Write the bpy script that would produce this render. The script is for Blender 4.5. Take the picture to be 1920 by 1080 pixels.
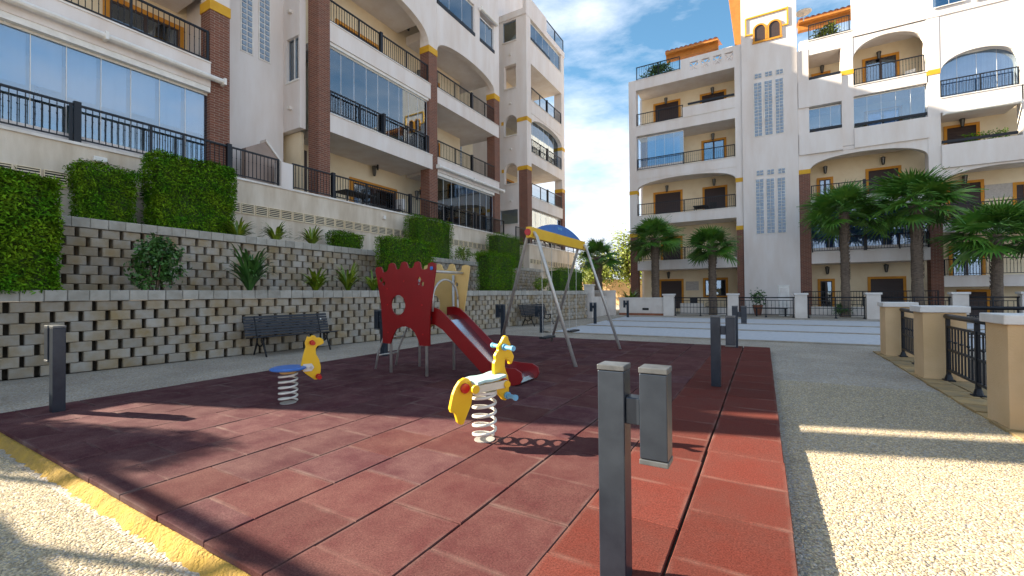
import bpy, math, random
import numpy as np
from mathutils import Vector, Matrix
from mathutils.geometry import tessellate_polygon
random.seed(7); rng = np.random.default_rng(7)
for o in list(bpy.data.objects): bpy.data.objects.remove(o)
S = bpy.context.scene
C = bpy.context.collection
PI = math.pi

# ------------------------------------------------------------------ camera
CAMZ = 1.2
YAW, PITCH, ROLL, FPX = math.radians(30.1), math.radians(0.75), math.radians(-0.45), 811.0
_fw = np.array([-math.sin(YAW)*math.cos(PITCH), math.cos(YAW)*math.cos(PITCH), math.sin(PITCH)])
_rt = np.array([math.cos(YAW), math.sin(YAW), 0.0]); _up = np.cross(_rt, _fw)
_rt, _up = _rt*math.cos(ROLL)+_up*math.sin(ROLL), -_rt*math.sin(ROLL)+_up*math.cos(ROLL)
cam = bpy.data.cameras.new('camera'); camo = bpy.data.objects.new('camera', cam); C.objects.link(camo)
cam.sensor_width = 36; cam.lens = FPX/1920*36; cam.clip_end = 2000; cam.clip_start = .05
camo.matrix_world = Matrix(((_rt[0], _up[0], -_fw[0], 0), (_rt[1], _up[1], -_fw[1], 0), (_rt[2], _up[2], -_fw[2], CAMZ), (0, 0, 0, 1)))
S.camera = camo
# ------------------------------------------------------------------ sky, sun, exposure
SUN_AZ, SUN_EL = math.radians(18), math.radians(28)       # light travels towards +X, a little +Y
w = bpy.data.worlds.new('World'); S.world = w; w.use_nodes = True
nt = w.node_tree; nt.nodes.clear()
sky = nt.nodes.new('ShaderNodeTexSky'); sky.sky_type = 'NISHITA'; sky.sun_disc = False
sky.sun_elevation = SUN_EL; sky.sun_rotation = math.radians(252); sky.air_density = 1.0; sky.dust_density = .4; sky.ozone_density = 1.5
tc = nt.nodes.new('ShaderNodeTexCoord'); mp = nt.nodes.new('ShaderNodeMapping'); mp.inputs['Scale'].default_value = (1, 1, 3.0)
nz = nt.nodes.new('ShaderNodeTexNoise'); nz.inputs['Scale'].default_value = 2.6; nz.inputs['Detail'].default_value = 9; nz.inputs['Roughness'].default_value = .6
rp = nt.nodes.new('ShaderNodeValToRGB'); rp.color_ramp.elements[0].position = .43; rp.color_ramp.elements[1].position = .70
mx = nt.nodes.new('ShaderNodeMixRGB'); mx.inputs[2].default_value = (6.4, 6.9, 7.8, 1)
bgn = nt.nodes.new('ShaderNodeBackground'); bgn.inputs['Strength'].default_value = .05
wo = nt.nodes.new('ShaderNodeOutputWorld')
nt.links.new(tc.outputs['Generated'], mp.inputs[0]); nt.links.new(mp.outputs[0], nz.inputs['Vector'])
sxyz = nt.nodes.new('ShaderNodeSeparateXYZ'); nt.links.new(tc.outputs['Generated'], sxyz.inputs[0])
hz = nt.nodes.new('ShaderNodeMapRange'); hz.inputs['From Min'].default_value = .03; hz.inputs['From Max'].default_value = .55; hz.inputs['To Min'].default_value = .24; hz.inputs['To Max'].default_value = 0
nt.links.new(sxyz.outputs['Z'], hz.inputs[0]); adz = nt.nodes.new('ShaderNodeMath'); adz.operation = 'ADD'
nt.links.new(nz.outputs['Fac'], adz.inputs[0]); nt.links.new(hz.outputs[0], adz.inputs[1]); nt.links.new(adz.outputs[0], rp.inputs[0]); nt.links.new(rp.outputs[0], mx.inputs[0]); tint = nt.nodes.new('ShaderNodeMixRGB'); tint.blend_type = 'MULTIPLY'; tint.inputs[0].default_value = 1; tint.inputs[2].default_value = (.98, 1.40, 1.40, 1)
nt.links.new(sky.outputs[0], tint.inputs[1]); nt.links.new(tint.outputs[0], mx.inputs[1])
nt.links.new(mx.outputs[0], bgn.inputs[0]); nt.links.new(bgn.outputs[0], wo.inputs[0])
sl = bpy.data.lights.new('sun', 'SUN'); sl.energy = 5.0; sl.angle = math.radians(.5); sl.color = (1, .89, .70)
so = bpy.data.objects.new('sun', sl); C.objects.link(so)
sd = Vector((math.cos(SUN_AZ)*math.cos(SUN_EL), math.sin(SUN_AZ)*math.cos(SUN_EL), -math.sin(SUN_EL)))
so.rotation_euler = sd.to_track_quat('-Z', 'Y').to_euler(); so.location = (-30, -10, 30)
S.view_settings.view_transform = 'Standard'; S.view_settings.look = 'None'; S.view_settings.gamma = 1
S.view_settings.exposure = 1.9
S.view_settings.use_curve_mapping = False

# ------------------------------------------------------------------ pixel helpers (directions only; distance comes from what is touched)
def ray(x, y):
    return _fw*FPX + _rt*(x-960) - _up*(y-540)
def onz(x, y, z): d = ray(x, y); return d*((z-CAMZ)/d[2]) + np.array([0, 0, CAMZ])
def onx(x, y, X): d = ray(x, y); return d*(X/d[0]) + np.array([0, 0, CAMZ])
def ony(x, y, Y): d = ray(x, y); return d*(Y/d[1]) + np.array([0, 0, CAMZ])

# ------------------------------------------------------------------ materials
def new_mat(name):
    m = bpy.data.materials.new(name); m.use_nodes = True
    return m, m.node_tree, m.node_tree.nodes['Principled BSDF']
def nd(t, kind, **kw):
    n = t.nodes.new(kind)
    for k, v in kw.items(): n.inputs[k].default_value = v
    return n
def mat(name, c1, c2=None, scale=3.0, rough=.6, metal=0.0, bump=0.0, bscale=40.0, rand=0.0, detail=6, stretch=None, spec=.5, island=0.0):
    m, t, b = new_mat(name); L = t.links.new
    b.inputs['Roughness'].default_value = rough; b.inputs['Metallic'].default_value = metal
    b.inputs['Specular IOR Level'].default_value = spec
    geo = nd(t, 'ShaderNodeNewGeometry'); pos = geo.outputs['Position']
    if stretch:
        mp = nd(t, 'ShaderNodeMapping', Scale=stretch); L(pos, mp.inputs[0]); vec = mp.outputs[0]
    else: vec = pos
    col = None
    if c2 is None: c2 = tuple(x*.85 for x in c1)
    n = nd(t, 'ShaderNodeTexNoise', Scale=scale, Detail=detail, Roughness=.6); L(vec, n.inputs['Vector'])
    r = nd(t, 'ShaderNodeMapRange'); r.inputs['From Min'].default_value = .35; r.inputs['From Max'].default_value = .68; L(n.outputs['Fac'], r.inputs[0])
    mix = nd(t, 'ShaderNodeMixRGB'); mix.inputs[1].default_value = (*c1, 1); mix.inputs[2].default_value = (*c2, 1); L(r.outputs[0], mix.inputs[0]); col = mix.outputs[0]
    if rand or island:
        if rand: src = nd(t, 'ShaderNodeObjectInfo').outputs['Random']
        else: src = geo.outputs['Random Per Island']
        k = rand or island
        mr = nd(t, 'ShaderNodeMapRange'); mr.inputs['To Min'].default_value = 1-k; mr.inputs['To Max'].default_value = 1+k; L(src, mr.inputs[0])
        hs = nd(t, 'ShaderNodeHueSaturation'); L(mr.outputs[0], hs.inputs['Value']); L(col, hs.inputs['Color']); col = hs.outputs[0]
    L(col, b.inputs['Base Color'])
    if bump:
        bn = nd(t, 'ShaderNodeTexNoise', Scale=bscale, Detail=4); L(pos, bn.inputs['Vector'])
        bu = nd(t, 'ShaderNodeBump', Strength=bump, Distance=.01); L(bn.outputs['Fac'], bu.inputs['Height']); L(bu.outputs[0], b.inputs['Normal'])
    return m
M = {}
M['plaster'] = mat('plaster', (.77, .72, .69), (.68, .60, .545), .9, .85, bump=.25, bscale=60, stretch=(1.6, 1.6, .35))
M['plaster_warm'] = mat('plaster_warm', (.82, .70, .50), (.74, .60, .40), 1.2, .85, bump=.2, bscale=60)
M['plaster_stained'] = mat('plaster_stained', (.74, .65, .54), (.52, .42, .31), 1.6, .9, bump=.3, bscale=50, stretch=(1.2, 1.2, .28))
M['coping'] = mat('coping', (.80, .77, .73), (.62, .55, .48), 2.5, .7)
M['gable'] = mat('gable', (.36, .28, .24), (.30, .23, .19), 2, .9)
M['ochre'] = mat('ochre_trim', (.62, .27, .02), (.52, .21, .015), 3, .7)
M['band'] = mat('yellow_band', (.68, .38, .02), (.58, .30, .01), 3, .7)
M['rail'] = mat('rail_metal', (.007, .009, .014), (.011, .013, .019), 8, .45, .3)
M['shutter'] = mat('shutter', (.055, .032, .026), (.038, .022, .02), 4, .5, stretch=(.2, .2, 30))
M['dark'] = mat('painted_interior_dark', (.02, .02, .025), None, 4, .6)
M['white'] = mat('white_metal', (.82, .80, .76), (.7, .68, .64), 5, .4)
M['blind'] = mat('blind', (.62, .62, .60), (.55, .55, .54), 2, .8, stretch=(3, 3, .2))
M['curtain'] = mat('curtain', (.62, .68, .74), (.42, .50, .62), 7, .9, stretch=(2.5, 2.5, .05))
M['curtain_and_sky_blue'] = mat('blue_curtain_and_reflection', (.30, .38, .62), (.16, .22, .46), 6, .9, stretch=(2.5, 2.5, .05))  # curtain cloth; also paints the sky reflection in one terrace door
M['tile_roof'] = mat('roof_tile', (.55, .22, .09), (.38, .14, .06), 5, .8, bump=.3, bscale=30)
M['wood_orange'] = mat('eave_wood', (.52, .20, .03), (.42, .15, .02), 4, .7)
M['soil'] = mat('soil', (.13, .09, .06), (.07, .05, .035), 6, 1, bump=.8, bscale=40)
M['block'] = mat('wall_block', (.40, .36, .31), (.30, .215, .11), 2.6, .95, bump=.7, bscale=90, rand=.14)
M['cap'] = mat('cap_stone', (.44, .41, .36), (.33, .30, .25), 5, .95, bump=.6, bscale=90, rand=.12)
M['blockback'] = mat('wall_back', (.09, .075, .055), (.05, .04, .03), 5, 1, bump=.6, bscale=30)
M['red'] = mat('red_board', (.235, .003, .005), (.20, .003, .004), 4, .35)
M['beige'] = mat('beige_board', (.68, .46, .17), (.60, .40, .14), 4, .4)
M['yellow'] = mat('yellow_board', (.80, .47, .012), (.74, .42, .01), 4, .35)
M['redcap'] = mat('red_plastic', (.48, .01, .012), None, 4, .3)
M['blue'] = mat('blue_plastic', (.035, .16, .50), (.03, .13, .42), 5, .4)
M['lightblue'] = mat('light_blue_plastic', (.16, .42, .62), (.12, .36, .55), 5, .35)
M['seatpale'] = mat('pale_seat', (.42, .60, .58), (.36, .54, .54), 8, .45)
M['cream'] = mat('cream_board', (.68, .62, .50), (.6, .54, .42), 5, .5)
M['springw'] = mat('spring_white', (.74, .71, .64), (.62, .58, .5), 8, .4)
M['steel'] = mat('brushed_steel', (.56, .54, .50), (.44, .42, .39), 10, .42, .45)
M['steelbed'] = mat('slide_bed', (.62, .64, .68), (.52, .54, .58), 3, .2, 1.0)
M['bollard'] = mat('bollard_metal', (.040, .051, .069), (.02, .027, .04), 4.5, .34, .4, bump=.06, bscale=25)
M['capmetal_sunlit'] = mat('bollard_cap_sunlit', (.15, .155, .16), (.08, .085, .09), 14, .45, .5)  # cap metal lightened: sun brightness of the tops put into the colour
M['bench'] = mat('bench_wood', (.012, .013, .019), (.02, .02, .027), 9, .5, stretch=(1, .15, 3))
M['iron'] = mat('cast_iron', (.018, .018, .02), None, 6, .55, .4)
M['rubberseat'] = mat('black_rubber', (.02, .02, .022), None, 6, .7)
M['pier'] = mat('pier_plaster', (.70, .48, .27), (.62, .41, .21), 1.6, .9, bump=.3, bscale=70)
M['piercap'] = mat('pier_cap', (.74, .70, .66), (.62, .58, .54), 4, .8, bump=.2)
M['wallpale'] = mat('pale_wall', (.72, .66, .60), (.60, .53, .47), 1.4, .9, bump=.2, bscale=60)
M['flag'] = mat('flagstone', (.42, .27, .11), (.26, .19, .10), 5, .95, bump=.6, bscale=30, rand=.2)
M['mortar'] = mat('mortar', (.46, .28, .045), (.34, .21, .05), 14, .95, bump=1.5, bscale=60)
M['court'] = mat('court_surface', (.55, .55, .56), (.44, .44, .46), 9, .95, bump=.4, bscale=120)
M['courtline'] = mat('court_edge', (.40, .34, .27), (.30, .25, .19), 6, .9)
M['redbase'] = mat('terracotta', (.30, .10, .05), (.22, .08, .04), 4, .8)
M['leaf_hedge'] = mat('hedge_leaf', (.05, .17, .006), (.15, .25, .010), 3, .8, island=.6, spec=.1)
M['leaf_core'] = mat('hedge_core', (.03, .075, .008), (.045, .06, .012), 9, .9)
M['leaf_shrub'] = mat('shrub_leaf', (.035, .11, .022), (.075, .17, .03), 6, .4, island=.4)
M['leaf_strap'] = mat('strap_leaf', (.10, .19, .012), (.24, .29, .02), 4, .4, island=.35)
M['leaf_palm'] = mat('palm_leaf', (.045, .165, .022), (.13, .25, .03), 3, .45, rand=.35)
M['leaf_sun'] = mat('sunlit_leaf', (.10, .15, .003), (.17, .19, .004), 3, .6, island=.35)
M['trunk'] = mat('palm_trunk', (.20, .15, .11), (.09, .065, .05), 7, .95, bump=.9, bscale=18, stretch=(1, 1, 3))
M['bark'] = mat('bark', (.12, .08, .05), (.07, .05, .03), 9, .95, bump=.8, bscale=30)
M['lamp'] = mat('lantern_metal', (.02, .02, .02), None, 6, .5, .3)
M['lampglass'] = mat('lantern_glass', (.16, .15, .13), None, 6, .2)
M['sign'] = mat('plaque', (.50, .46, .42), (.40, .36, .33), 14, .7)
M['clothwhite'] = mat('white_cloth', (.75, .73, .72), None, 6, .8)
M['clothred'] = mat('dark_red_cloth', (.25, .03, .05), None, 6, .8)
M['peb'] = mat('pebble', (.54, .43, .27), (.38, .30, .19), 30, .9, island=.45)

def brick_mat():
    m, t, b = new_mat('brick'); L = t.links.new
    geo = nd(t, 'ShaderNodeNewGeometry'); sp = nd(t, 'ShaderNodeSeparateXYZ'); L(geo.outputs['Position'], sp.inputs[0])
    ad = nd(t, 'ShaderNodeMath'); ad.operation = 'ADD'; L(sp.outputs[0], ad.inputs[0]); L(sp.outputs[1], ad.inputs[1])
    cb = nd(t, 'ShaderNodeCombineXYZ'); L(ad.outputs[0], cb.inputs[0]); L(sp.outputs[2], cb.inputs[1])
    bt = nd(t, 'ShaderNodeTexBrick', Scale=1.0)
    bt.inputs['Color1'].default_value = (.21, .075, .045, 1); bt.inputs['Color2'].default_value = (.15, .055, .036, 1); bt.inputs['Mortar'].default_value = (.30, .24, .19, 1)
    bt.inputs['Mortar Size'].default_value = .006; bt.inputs['Brick Width'].default_value = .24; bt.inputs['Row Height'].default_value = .07
    L(cb.outputs[0], bt.inputs['Vector']); L(bt.outputs['Color'], b.inputs['Base Color']); b.inputs['Roughness'].default_value = .9
    bu = nd(t, 'ShaderNodeBump', Strength=.5, Distance=.01); bu.invert = True; L(bt.outputs['Fac'], bu.inputs['Height']); L(bu.outputs[0], b.inputs['Normal'])
    return m
M['brick'] = brick_mat()
def glass_mat(name, tint, refl, base):
    m = bpy.data.materials.new(name); m.use_nodes = True; t = m.node_tree; t.nodes.clear(); L = t.links.new
    tr = nd(t, 'ShaderNodeBsdfTransparent', Color=(*tint, 1)); gl = nd(t, 'ShaderNodeBsdfGlossy', Color=(*refl, 1), Roughness=.015)
    fr = nd(t, 'ShaderNodeFresnel', IOR=1.5); ad = nd(t, 'ShaderNodeMath'); ad.operation = 'ADD'; ad.inputs[1].default_value = base; ad.use_clamp = True
    L(fr.outputs[0], ad.inputs[0]); mx = nd(t, 'ShaderNodeMixShader'); L(ad.outputs[0], mx.inputs[0]); L(tr.outputs[0], mx.inputs[1]); L(gl.outputs[0], mx.inputs[2])
    o = nd(t, 'ShaderNodeOutputMaterial'); L(mx.outputs[0], o.inputs[0]); return m
M['glass'] = glass_mat('glass', (.72, .82, .92), (.75, .88, 1), .16)
M['glassdark'] = glass_mat('glass_door', (.52, .6, .68), (.7, .85, 1), .22)
M['glassblock'] = mat('glass_block', (.20, .27, .36), (.34, .42, .52), 9, .12, 0, bump=.3, bscale=30)

def rubber_mat(name, c1, c2):
    m, t, b = new_mat(name); L = t.links.new
    geo = nd(t, 'ShaderNodeNewGeometry'); P = geo.outputs['Position']
    n = nd(t, 'ShaderNodeTexNoise', Scale=2.6, Detail=12, Roughness=.74); L(P, n.inputs['Vector'])
    mix = nd(t, 'ShaderNodeMixRGB'); mix.inputs[1].default_value = (*c1, 1); mix.inputs[2].default_value = (*c2, 1)
    r = nd(t, 'ShaderNodeMapRange'); r.inputs['From Min'].default_value = .4; r.inputs['From Max'].default_value = .7; L(n.outputs['Fac'], r.inputs[0]); L(r.outputs[0], mix.inputs[0])
    g = nd(t, 'ShaderNodeTexNoise', Scale=110, Detail=5, Roughness=.8); L(P, g.inputs['Vector'])
    gr = nd(t, 'ShaderNodeMapRange'); gr.inputs['From Min'].default_value = .3; gr.inputs['From Max'].default_value = .7; gr.inputs['To Min'].default_value = .45; gr.inputs['To Max'].default_value = 1.55; L(g.outputs['Fac'], gr.inputs[0])
    oi = nd(t, 'ShaderNodeObjectInfo'); rr = nd(t, 'ShaderNodeMapRange'); rr.inputs['To Min'].default_value = .86; rr.inputs['To Max'].default_value = 1.14; L(oi.outputs['Random'], rr.inputs[0])
    mu = nd(t, 'ShaderNodeMath'); mu.operation = 'MULTIPLY'; L(gr.outputs[0], mu.inputs[0]); L(rr.outputs[0], mu.inputs[1])
    hs = nd(t, 'ShaderNodeHueSaturation'); L(mix.outputs[0], hs.inputs['Color']); L(mu.outputs[0], hs.inputs['Value'])
    # pale dust gathered along the tile edges
    tcn = nd(t, 'ShaderNodeTexCoord'); sp = nd(t, 'ShaderNodeSeparateXYZ'); L(tcn.outputs['Generated'], sp.inputs[0])
    def absd(s):
        a = nd(t, 'ShaderNodeMath'); a.operation = 'SUBTRACT'; a.inputs[1].default_value = .5; L(s, a.inputs[0])
        c = nd(t, 'ShaderNodeMath'); c.operation = 'ABSOLUTE'; L(a.outputs[0], c.inputs[0]); return c.outputs[0]
    mxn = nd(t, 'ShaderNodeMath'); mxn.operation = 'MAXIMUM'; L(absd(sp.outputs[0]), mxn.inputs[0]); L(absd(sp.outputs[1]), mxn.inputs[1])
    er = nd(t, 'ShaderNodeMapRange'); er.inputs['From Min'].default_value = .445; er.inputs['From Max'].default_value = .5; L(mxn.outputs[0], er.inputs[0])
    dn = nd(t, 'ShaderNodeTexNoise', Scale=3.1, Detail=6); L(P, dn.inputs['Vector'])
    dr = nd(t, 'ShaderNodeMapRange'); dr.inputs['From Min'].default_value = .42; dr.inputs['From Max'].default_value = .75; dr.inputs['To Max'].default_value = .42; L(dn.outputs['Fac'], dr.inputs[0])
    dm = nd(t, 'ShaderNodeMath'); dm.operation = 'MULTIPLY'; L(er.outputs[0], dm.inputs[0]); L(dr.outputs[0], dm.inputs[1])
    md = nd(t, 'ShaderNodeMixRGB'); md.inputs[2].default_value = (.26, .20, .17, 1); L(dm.outputs[0], md.inputs[0]); L(hs.outputs[0], md.inputs[1])
    L(md.outputs[0], b.inputs['Base Color']); b.inputs['Roughness'].default_value = .9; b.inputs['Specular IOR Level'].default_value = .08
    bu = nd(t, 'ShaderNodeBump', Strength=.5, Distance=.004); L(g.outputs['Fac'], bu.inputs['Height']); L(bu.outputs[0], b.inputs['Normal'])
    return m
M['rub_dust'] = rubber_mat('rubber_dusty', (.076, .027, .031), (.138, .070, .066))
M['rub_mid'] = rubber_mat('rubber_mid', (.085, .028, .028), (.128, .058, .051))
M['rub_red'] = rubber_mat('rubber_red', (.125, .030, .022), (.115, .038, .030))
def gravel_mat():
    m, t, b = new_mat('gravel'); L = t.links.new
    geo = nd(t, 'ShaderNodeNewGeometry'); P = geo.outputs['Position']
    v = nd(t, 'ShaderNodeTexVoronoi', Scale=62.0); L(P, v.inputs['Vector'])
    sp = nd(t, 'ShaderNodeSeparateXYZ'); L(v.outputs['Color'], sp.inputs[0])
    r = nd(t, 'ShaderNodeValToRGB'); e = r.color_ramp.elements
    e[0].position = 0; e[0].color = (.27, .21, .15, 1); e[1].position = 1; e[1].color = (.56, .50, .42, 1)
    x = e.new(.25); x.color = (.40, .32, .23, 1); x = e.new(.55); x.color = (.47, .40, .31, 1); x = e.new(.8); x.color = (.33, .30, .28, 1)
    L(sp.outputs[0], r.inputs[0])
    n = nd(t, 'ShaderNodeTexNoise', Scale=1.1, Detail=7); L(P, n.inputs['Vector'])
    nr = nd(t, 'ShaderNodeMapRange'); nr.inputs['From Min'].default_value = .3; nr.inputs['From Max'].default_value = .7; nr.inputs['To Min'].default_value = .82; nr.inputs['To Max'].default_value = 1.12; L(n.outputs['Fac'], nr.inputs[0])
    hs = nd(t, 'ShaderNodeHueSaturation'); L(r.outputs[0], hs.inputs['Color']); L(nr.outputs[0], hs.inputs['Value']); L(hs.outputs[0], b.inputs['Base Color'])
    b.inputs['Roughness'].default_value = .95
    bu = nd(t, 'ShaderNodeBump', Strength=.9, Distance=.012); bu.invert = True; L(v.outputs['Distance'], bu.inputs['Height']); L(bu.outputs[0], b.inputs['Normal'])
    return m
M['gravel'] = gravel_mat()

# ------------------------------------------------------------------ mesh builder
WLOC = {}
def link(o, parent=None):
    C.objects.link(o)
    if parent is not None:
        o.parent = parent
        if parent in WLOC: o.matrix_parent_inverse = Matrix.Translation(-Vector(WLOC[parent]))
    return o
def tag(o, label=None, cat=None, group=None, kind=None):
    if label: o['label'] = label
    if cat: o['category'] = cat
    if group: o['group'] = group
    if kind: o['kind'] = kind
    return o
def empty(name, loc=(0, 0, 0), rz=0, label=None, cat=None, group=None, world=True, kind=None):
    """world=True: parts are given in world coordinates; False: in the thing's own coordinates"""
    o = bpy.data.objects.new(name, None); o.empty_display_size = .2; C.objects.link(o); o.location = loc; o.rotation_euler = (0, 0, rz)
    if world: WLOC[o] = tuple(loc)
    return tag(o, label, cat, group, kind)
IDT = lambda u, d, z: (u, d, z)
class MB:
    def __init__(s, tf=IDT): s.v = []; s.f = []; s.mi = []; s.tf = tf; s.m = 0
    def add(s, vs, fs):
        b = len(s.v); s.v += [s.tf(*p) for p in vs]; s.f += [tuple(i+b for i in f) for f in fs]; s.mi += [s.m]*len(fs); return s
    def box(s, u0, u1, d0, d1, z0, z1):
        if u0 > u1: u0, u1 = u1, u0
        if d0 > d1: d0, d1 = d1, d0
        if z0 > z1: z0, z1 = z1, z0
        vs = [(u, d, z) for z in (z0, z1) for d in (d0, d1) for u in (u0, u1)]
        return s.add(vs, [(0, 2, 3, 1), (4, 5, 7, 6), (0, 1, 5, 4), (2, 6, 7, 3), (0, 4, 6, 2), (1, 3, 7, 5)])
    def prism(s, loops, d0, d1, axis='d'):
        """loops: outer polygon then holes, points (a,z); extruded along d (or u)"""
        if d0 > d1: d0, d1 = d1, d0
        mk = (lambda a, z, d: (a, d, z)) if axis == 'd' else ((lambda a, z, d: (d, a, z)) if axis == 'u' else (lambda a, z, d: (a, z, d)))
        flat = [p for l in loops for p in l]
        tris = tessellate_polygon([[Vector((p[0], p[1], 0)) for p in l] for l in loops])
        n = len(flat); vs = [mk(p[0], p[1], d0) for p in flat]+[mk(p[0], p[1], d1) for p in flat]
        fs = []
        for t in tris:
            a, b, c = t; A, B, Cc = flat[a], flat[b], flat[c]
            ccw = (B[0]-A[0])*(Cc[1]-A[1])-(B[1]-A[1])*(Cc[0]-A[0]) > 0
            if not ccw: a, c = c, a
            fl = axis == 'u' or axis == 'z'
            fs.append((a, b, c) if not fl else (c, b, a)); fs.append((c+n, b+n, a+n) if not fl else (a+n, b+n, c+n))
        st = 0
        for k, l in enumerate(loops):
            m = len(l); ar = sum(l[i][0]*l[(i+1) % m][1]-l[(i+1) % m][0]*l[i][1] for i in range(m))
            pos = (ar > 0) == (k == 0)
            if axis in ('u', 'z'): pos = not pos
            for i in range(m):
                a, b = st+i, st+(i+1) % m
                fs.append((a, a+n, b+n, b) if pos else (b, b+n, a+n, a))
            st += m
        return s.add(vs, fs)
    def tube(s, pts, r, n=8, closed=False):
        P = [Vector(p) for p in pts]; rings = []; vs = []; m = len(P)
        rr = r if isinstance(r, (list, tuple)) else [r]*m
        ref = None
        for i in range(m):
            t = (P[(i+1) % m]-P[i-1]) if closed else (P[min(i+1, m-1)]-P[max(i-1, 0)])
            t.normalize()
            if ref is None: ref = Vector((0, 0, 1)) if abs(t.z) < .9 else Vector((1, 0, 0))
            a = t.cross(ref).normalized(); b = t.cross(a).normalized(); ref = -b if False else ref
            ref = a.cross(t).normalized()
            for k in range(n):
                an = 2*PI*k/n; vs.append(tuple(P[i]+(a*math.cos(an)+ref*math.sin(an))*rr[i]))
        fs = []
        for i in range(m if closed else m-1):
            j = (i+1) % m
            for k in range(n): fs.append((i*n+k, j*n+k, j*n+(k+1) % n, i*n+(k+1) % n))
        if not closed: fs += [tuple(range(n)), tuple((m-1)*n+k for k in reversed(range(n)))]
        return s.add(vs, [tuple(reversed(f)) for f in fs] if False else fs)
    def lathe(s, prof, cx=0, cy=0, n=16):
        vs = []; m = len(prof)
        for r, z in prof: vs += [(cx+r*math.cos(2*PI*k/n), cy+r*math.sin(2*PI*k/n), z) for k in range(n)]
        fs = [(i*n+k, i*n+(k+1) % n, (i+1)*n+(k+1) % n, (i+1)*n+k) for i in range(m-1) for k in range(n)]
        fs += [tuple(reversed(range(n))), tuple((m-1)*n+k for k in range(n))]
        return s.add(vs, fs)
    def mesh(s, name, mats, smooth=False, fix=False):
        me = bpy.data.meshes.new(name); me.from_pydata(s.v, [], s.f)
        for m in (mats if isinstance(mats, (list, tuple)) else [mats]): me.materials.append(M[m])
        if len(me.materials) > 1: me.polygons.foreach_set('material_index', s.mi)
        if fix:
            import bmesh
            b = bmesh.new(); b.from_mesh(me); bmesh.ops.recalc_face_normals(b, faces=b.faces); b.to_mesh(me); b.free()
        if smooth: me.shade_smooth()
        me.update(); return me
    def build(s, name, mats, parent=None, bevel=0, smooth=False, kind=None, label=None, fix=False):
        o = bpy.data.objects.new(name, s.mesh(name, mats, smooth, fix)); link(o, parent)
        if bevel: b = o.modifiers.new('bevel', 'BEVEL'); b.width = bevel; b.segments = 2; b.limit_method = 'ANGLE'
        if kind: o['kind'] = kind
        if label: o['label'] = label
        return o
def inst(name, me, loc, parent=None, rz=0, sc=None):
    o = bpy.data.objects.new(name, me); C.objects.link(o); o.location = loc; o.rotation_euler = (0, 0, rz)
    if sc: o.scale = sc
    if parent is not None:
        o.parent = parent
        if parent in WLOC: o.matrix_parent_inverse = Matrix.Translation(-Vector(WLOC[parent]))
    return o
def copy_tree(o, parent=None):
    c = o.copy(); C.objects.link(c); c.parent = parent
    for ch in o.children: copy_tree(ch, c)
    return c
def np_mesh(name, V, F, mats, smooth=False, mi=None):
    me = bpy.data.meshes.new(name); n, k = F.shape
    me.vertices.add(len(V)); me.vertices.foreach_set('co', np.ascontiguousarray(V, dtype=np.float32).ravel())
    me.loops.add(n*k); me.loops.foreach_set('vertex_index', np.ascontiguousarray(F, dtype=np.int32).ravel())
    me.polygons.add(n); me.polygons.foreach_set('loop_start', np.arange(0, n*k, k, dtype=np.int32))
    for m in mats: me.materials.append(M[m])
    if mi is not None: me.polygons.foreach_set('material_index', mi)
    me.update(calc_edges=True)
    if smooth: me.shade_smooth()
    return me
# ================================================================== SETTING
GZ = -.10
me = np_mesh('ground', np.array([(-400, -400, GZ), (400, -400, GZ), (400, 400, GZ), (-400, 400, GZ)]), np.array([(0, 1, 2, 3)]), ['gravel'])
tag(link(bpy.data.objects.new('ground', me)), kind='structure')
# loose pebbles where the gravel is close to the lens
def pebbles(name, x0, x1, y0, y1, n, label, keep=None):
    px = rng.uniform(x0, x1, n); py = rng.uniform(y0, y1, n)
    if keep is not None:
        k = keep(px, py); px, py = px[k], py[k]
    n = len(px); r = rng.uniform(.004, .0095, n); a = rng.uniform(0, PI, n); el = rng.uniform(.6, 1, n)
    base = np.array([(1, 0, 0), (.3, .9, .1), (-.8, .5, 0), (-.8, -.6, .05), (.4, -.9, 0), (0, 0, .75)])
    V = base[None]*r[:, None, None]*np.stack([np.ones(n), el, rng.uniform(.5, .95, n)], 1)[:, None, :]
    ca, sa = np.cos(a)[:, None], np.sin(a)[:, None]
    X = V[..., 0]*ca-V[..., 1]*sa+px[:, None]; Y = V[..., 0]*sa+V[..., 1]*ca+py[:, None]; Z = V[..., 2]+GZ+.001
    F = np.array([(0, 1, 5), (1, 2, 5), (2, 3, 5), (3, 4, 5), (4, 0, 5)])
    F = (F[None]+(np.arange(n)*6)[:, None, None]).reshape(-1, 3)
    o = link(bpy.data.objects.new(name, np_mesh(name, np.stack([X, Y, Z], -1).reshape(-1, 3), F, ['peb'])))
    return tag(o, label, 'gravel', kind='stuff')
pebbles('gravel', .16, 2.0, 2.0, 7.5, 52000, 'loose pale gravel on the path beside the rubber mat')
pebbles('gravel', -6.9, -1.6, .55, .98, 22000, 'loose gravel along the front edge of the rubber mat', lambda x, y: (y > .5) & (x < -1.2))
# petanque court behind the mat: pale lanes with concrete edging
me = np_mesh('court', np.array([(-6.2, 13.1, GZ+.004), (14, 13.1, GZ+.004), (14, 24.3, GZ+.004), (-6.6, 24.3, GZ+.004)]), np.array([(0, 1, 2, 3)]), ['court'])
court = tag(link(bpy.data.objects.new('court_pavement', me)), kind='structure')
for y in (13.0, 16.4, 19.7, 23.5):
    MB().box(-6.3, 14, y, y+.12, GZ, GZ+.035).build('edging', 'courtline', court)
b = MB(); b.prism([[(-6.32, 13), (-6.16, 13), (-6.6, 24.4), (-6.76, 24.4)]], GZ, GZ+.05, 'z'); b.build('edging', 'courtline', court, fix=True)

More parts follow.
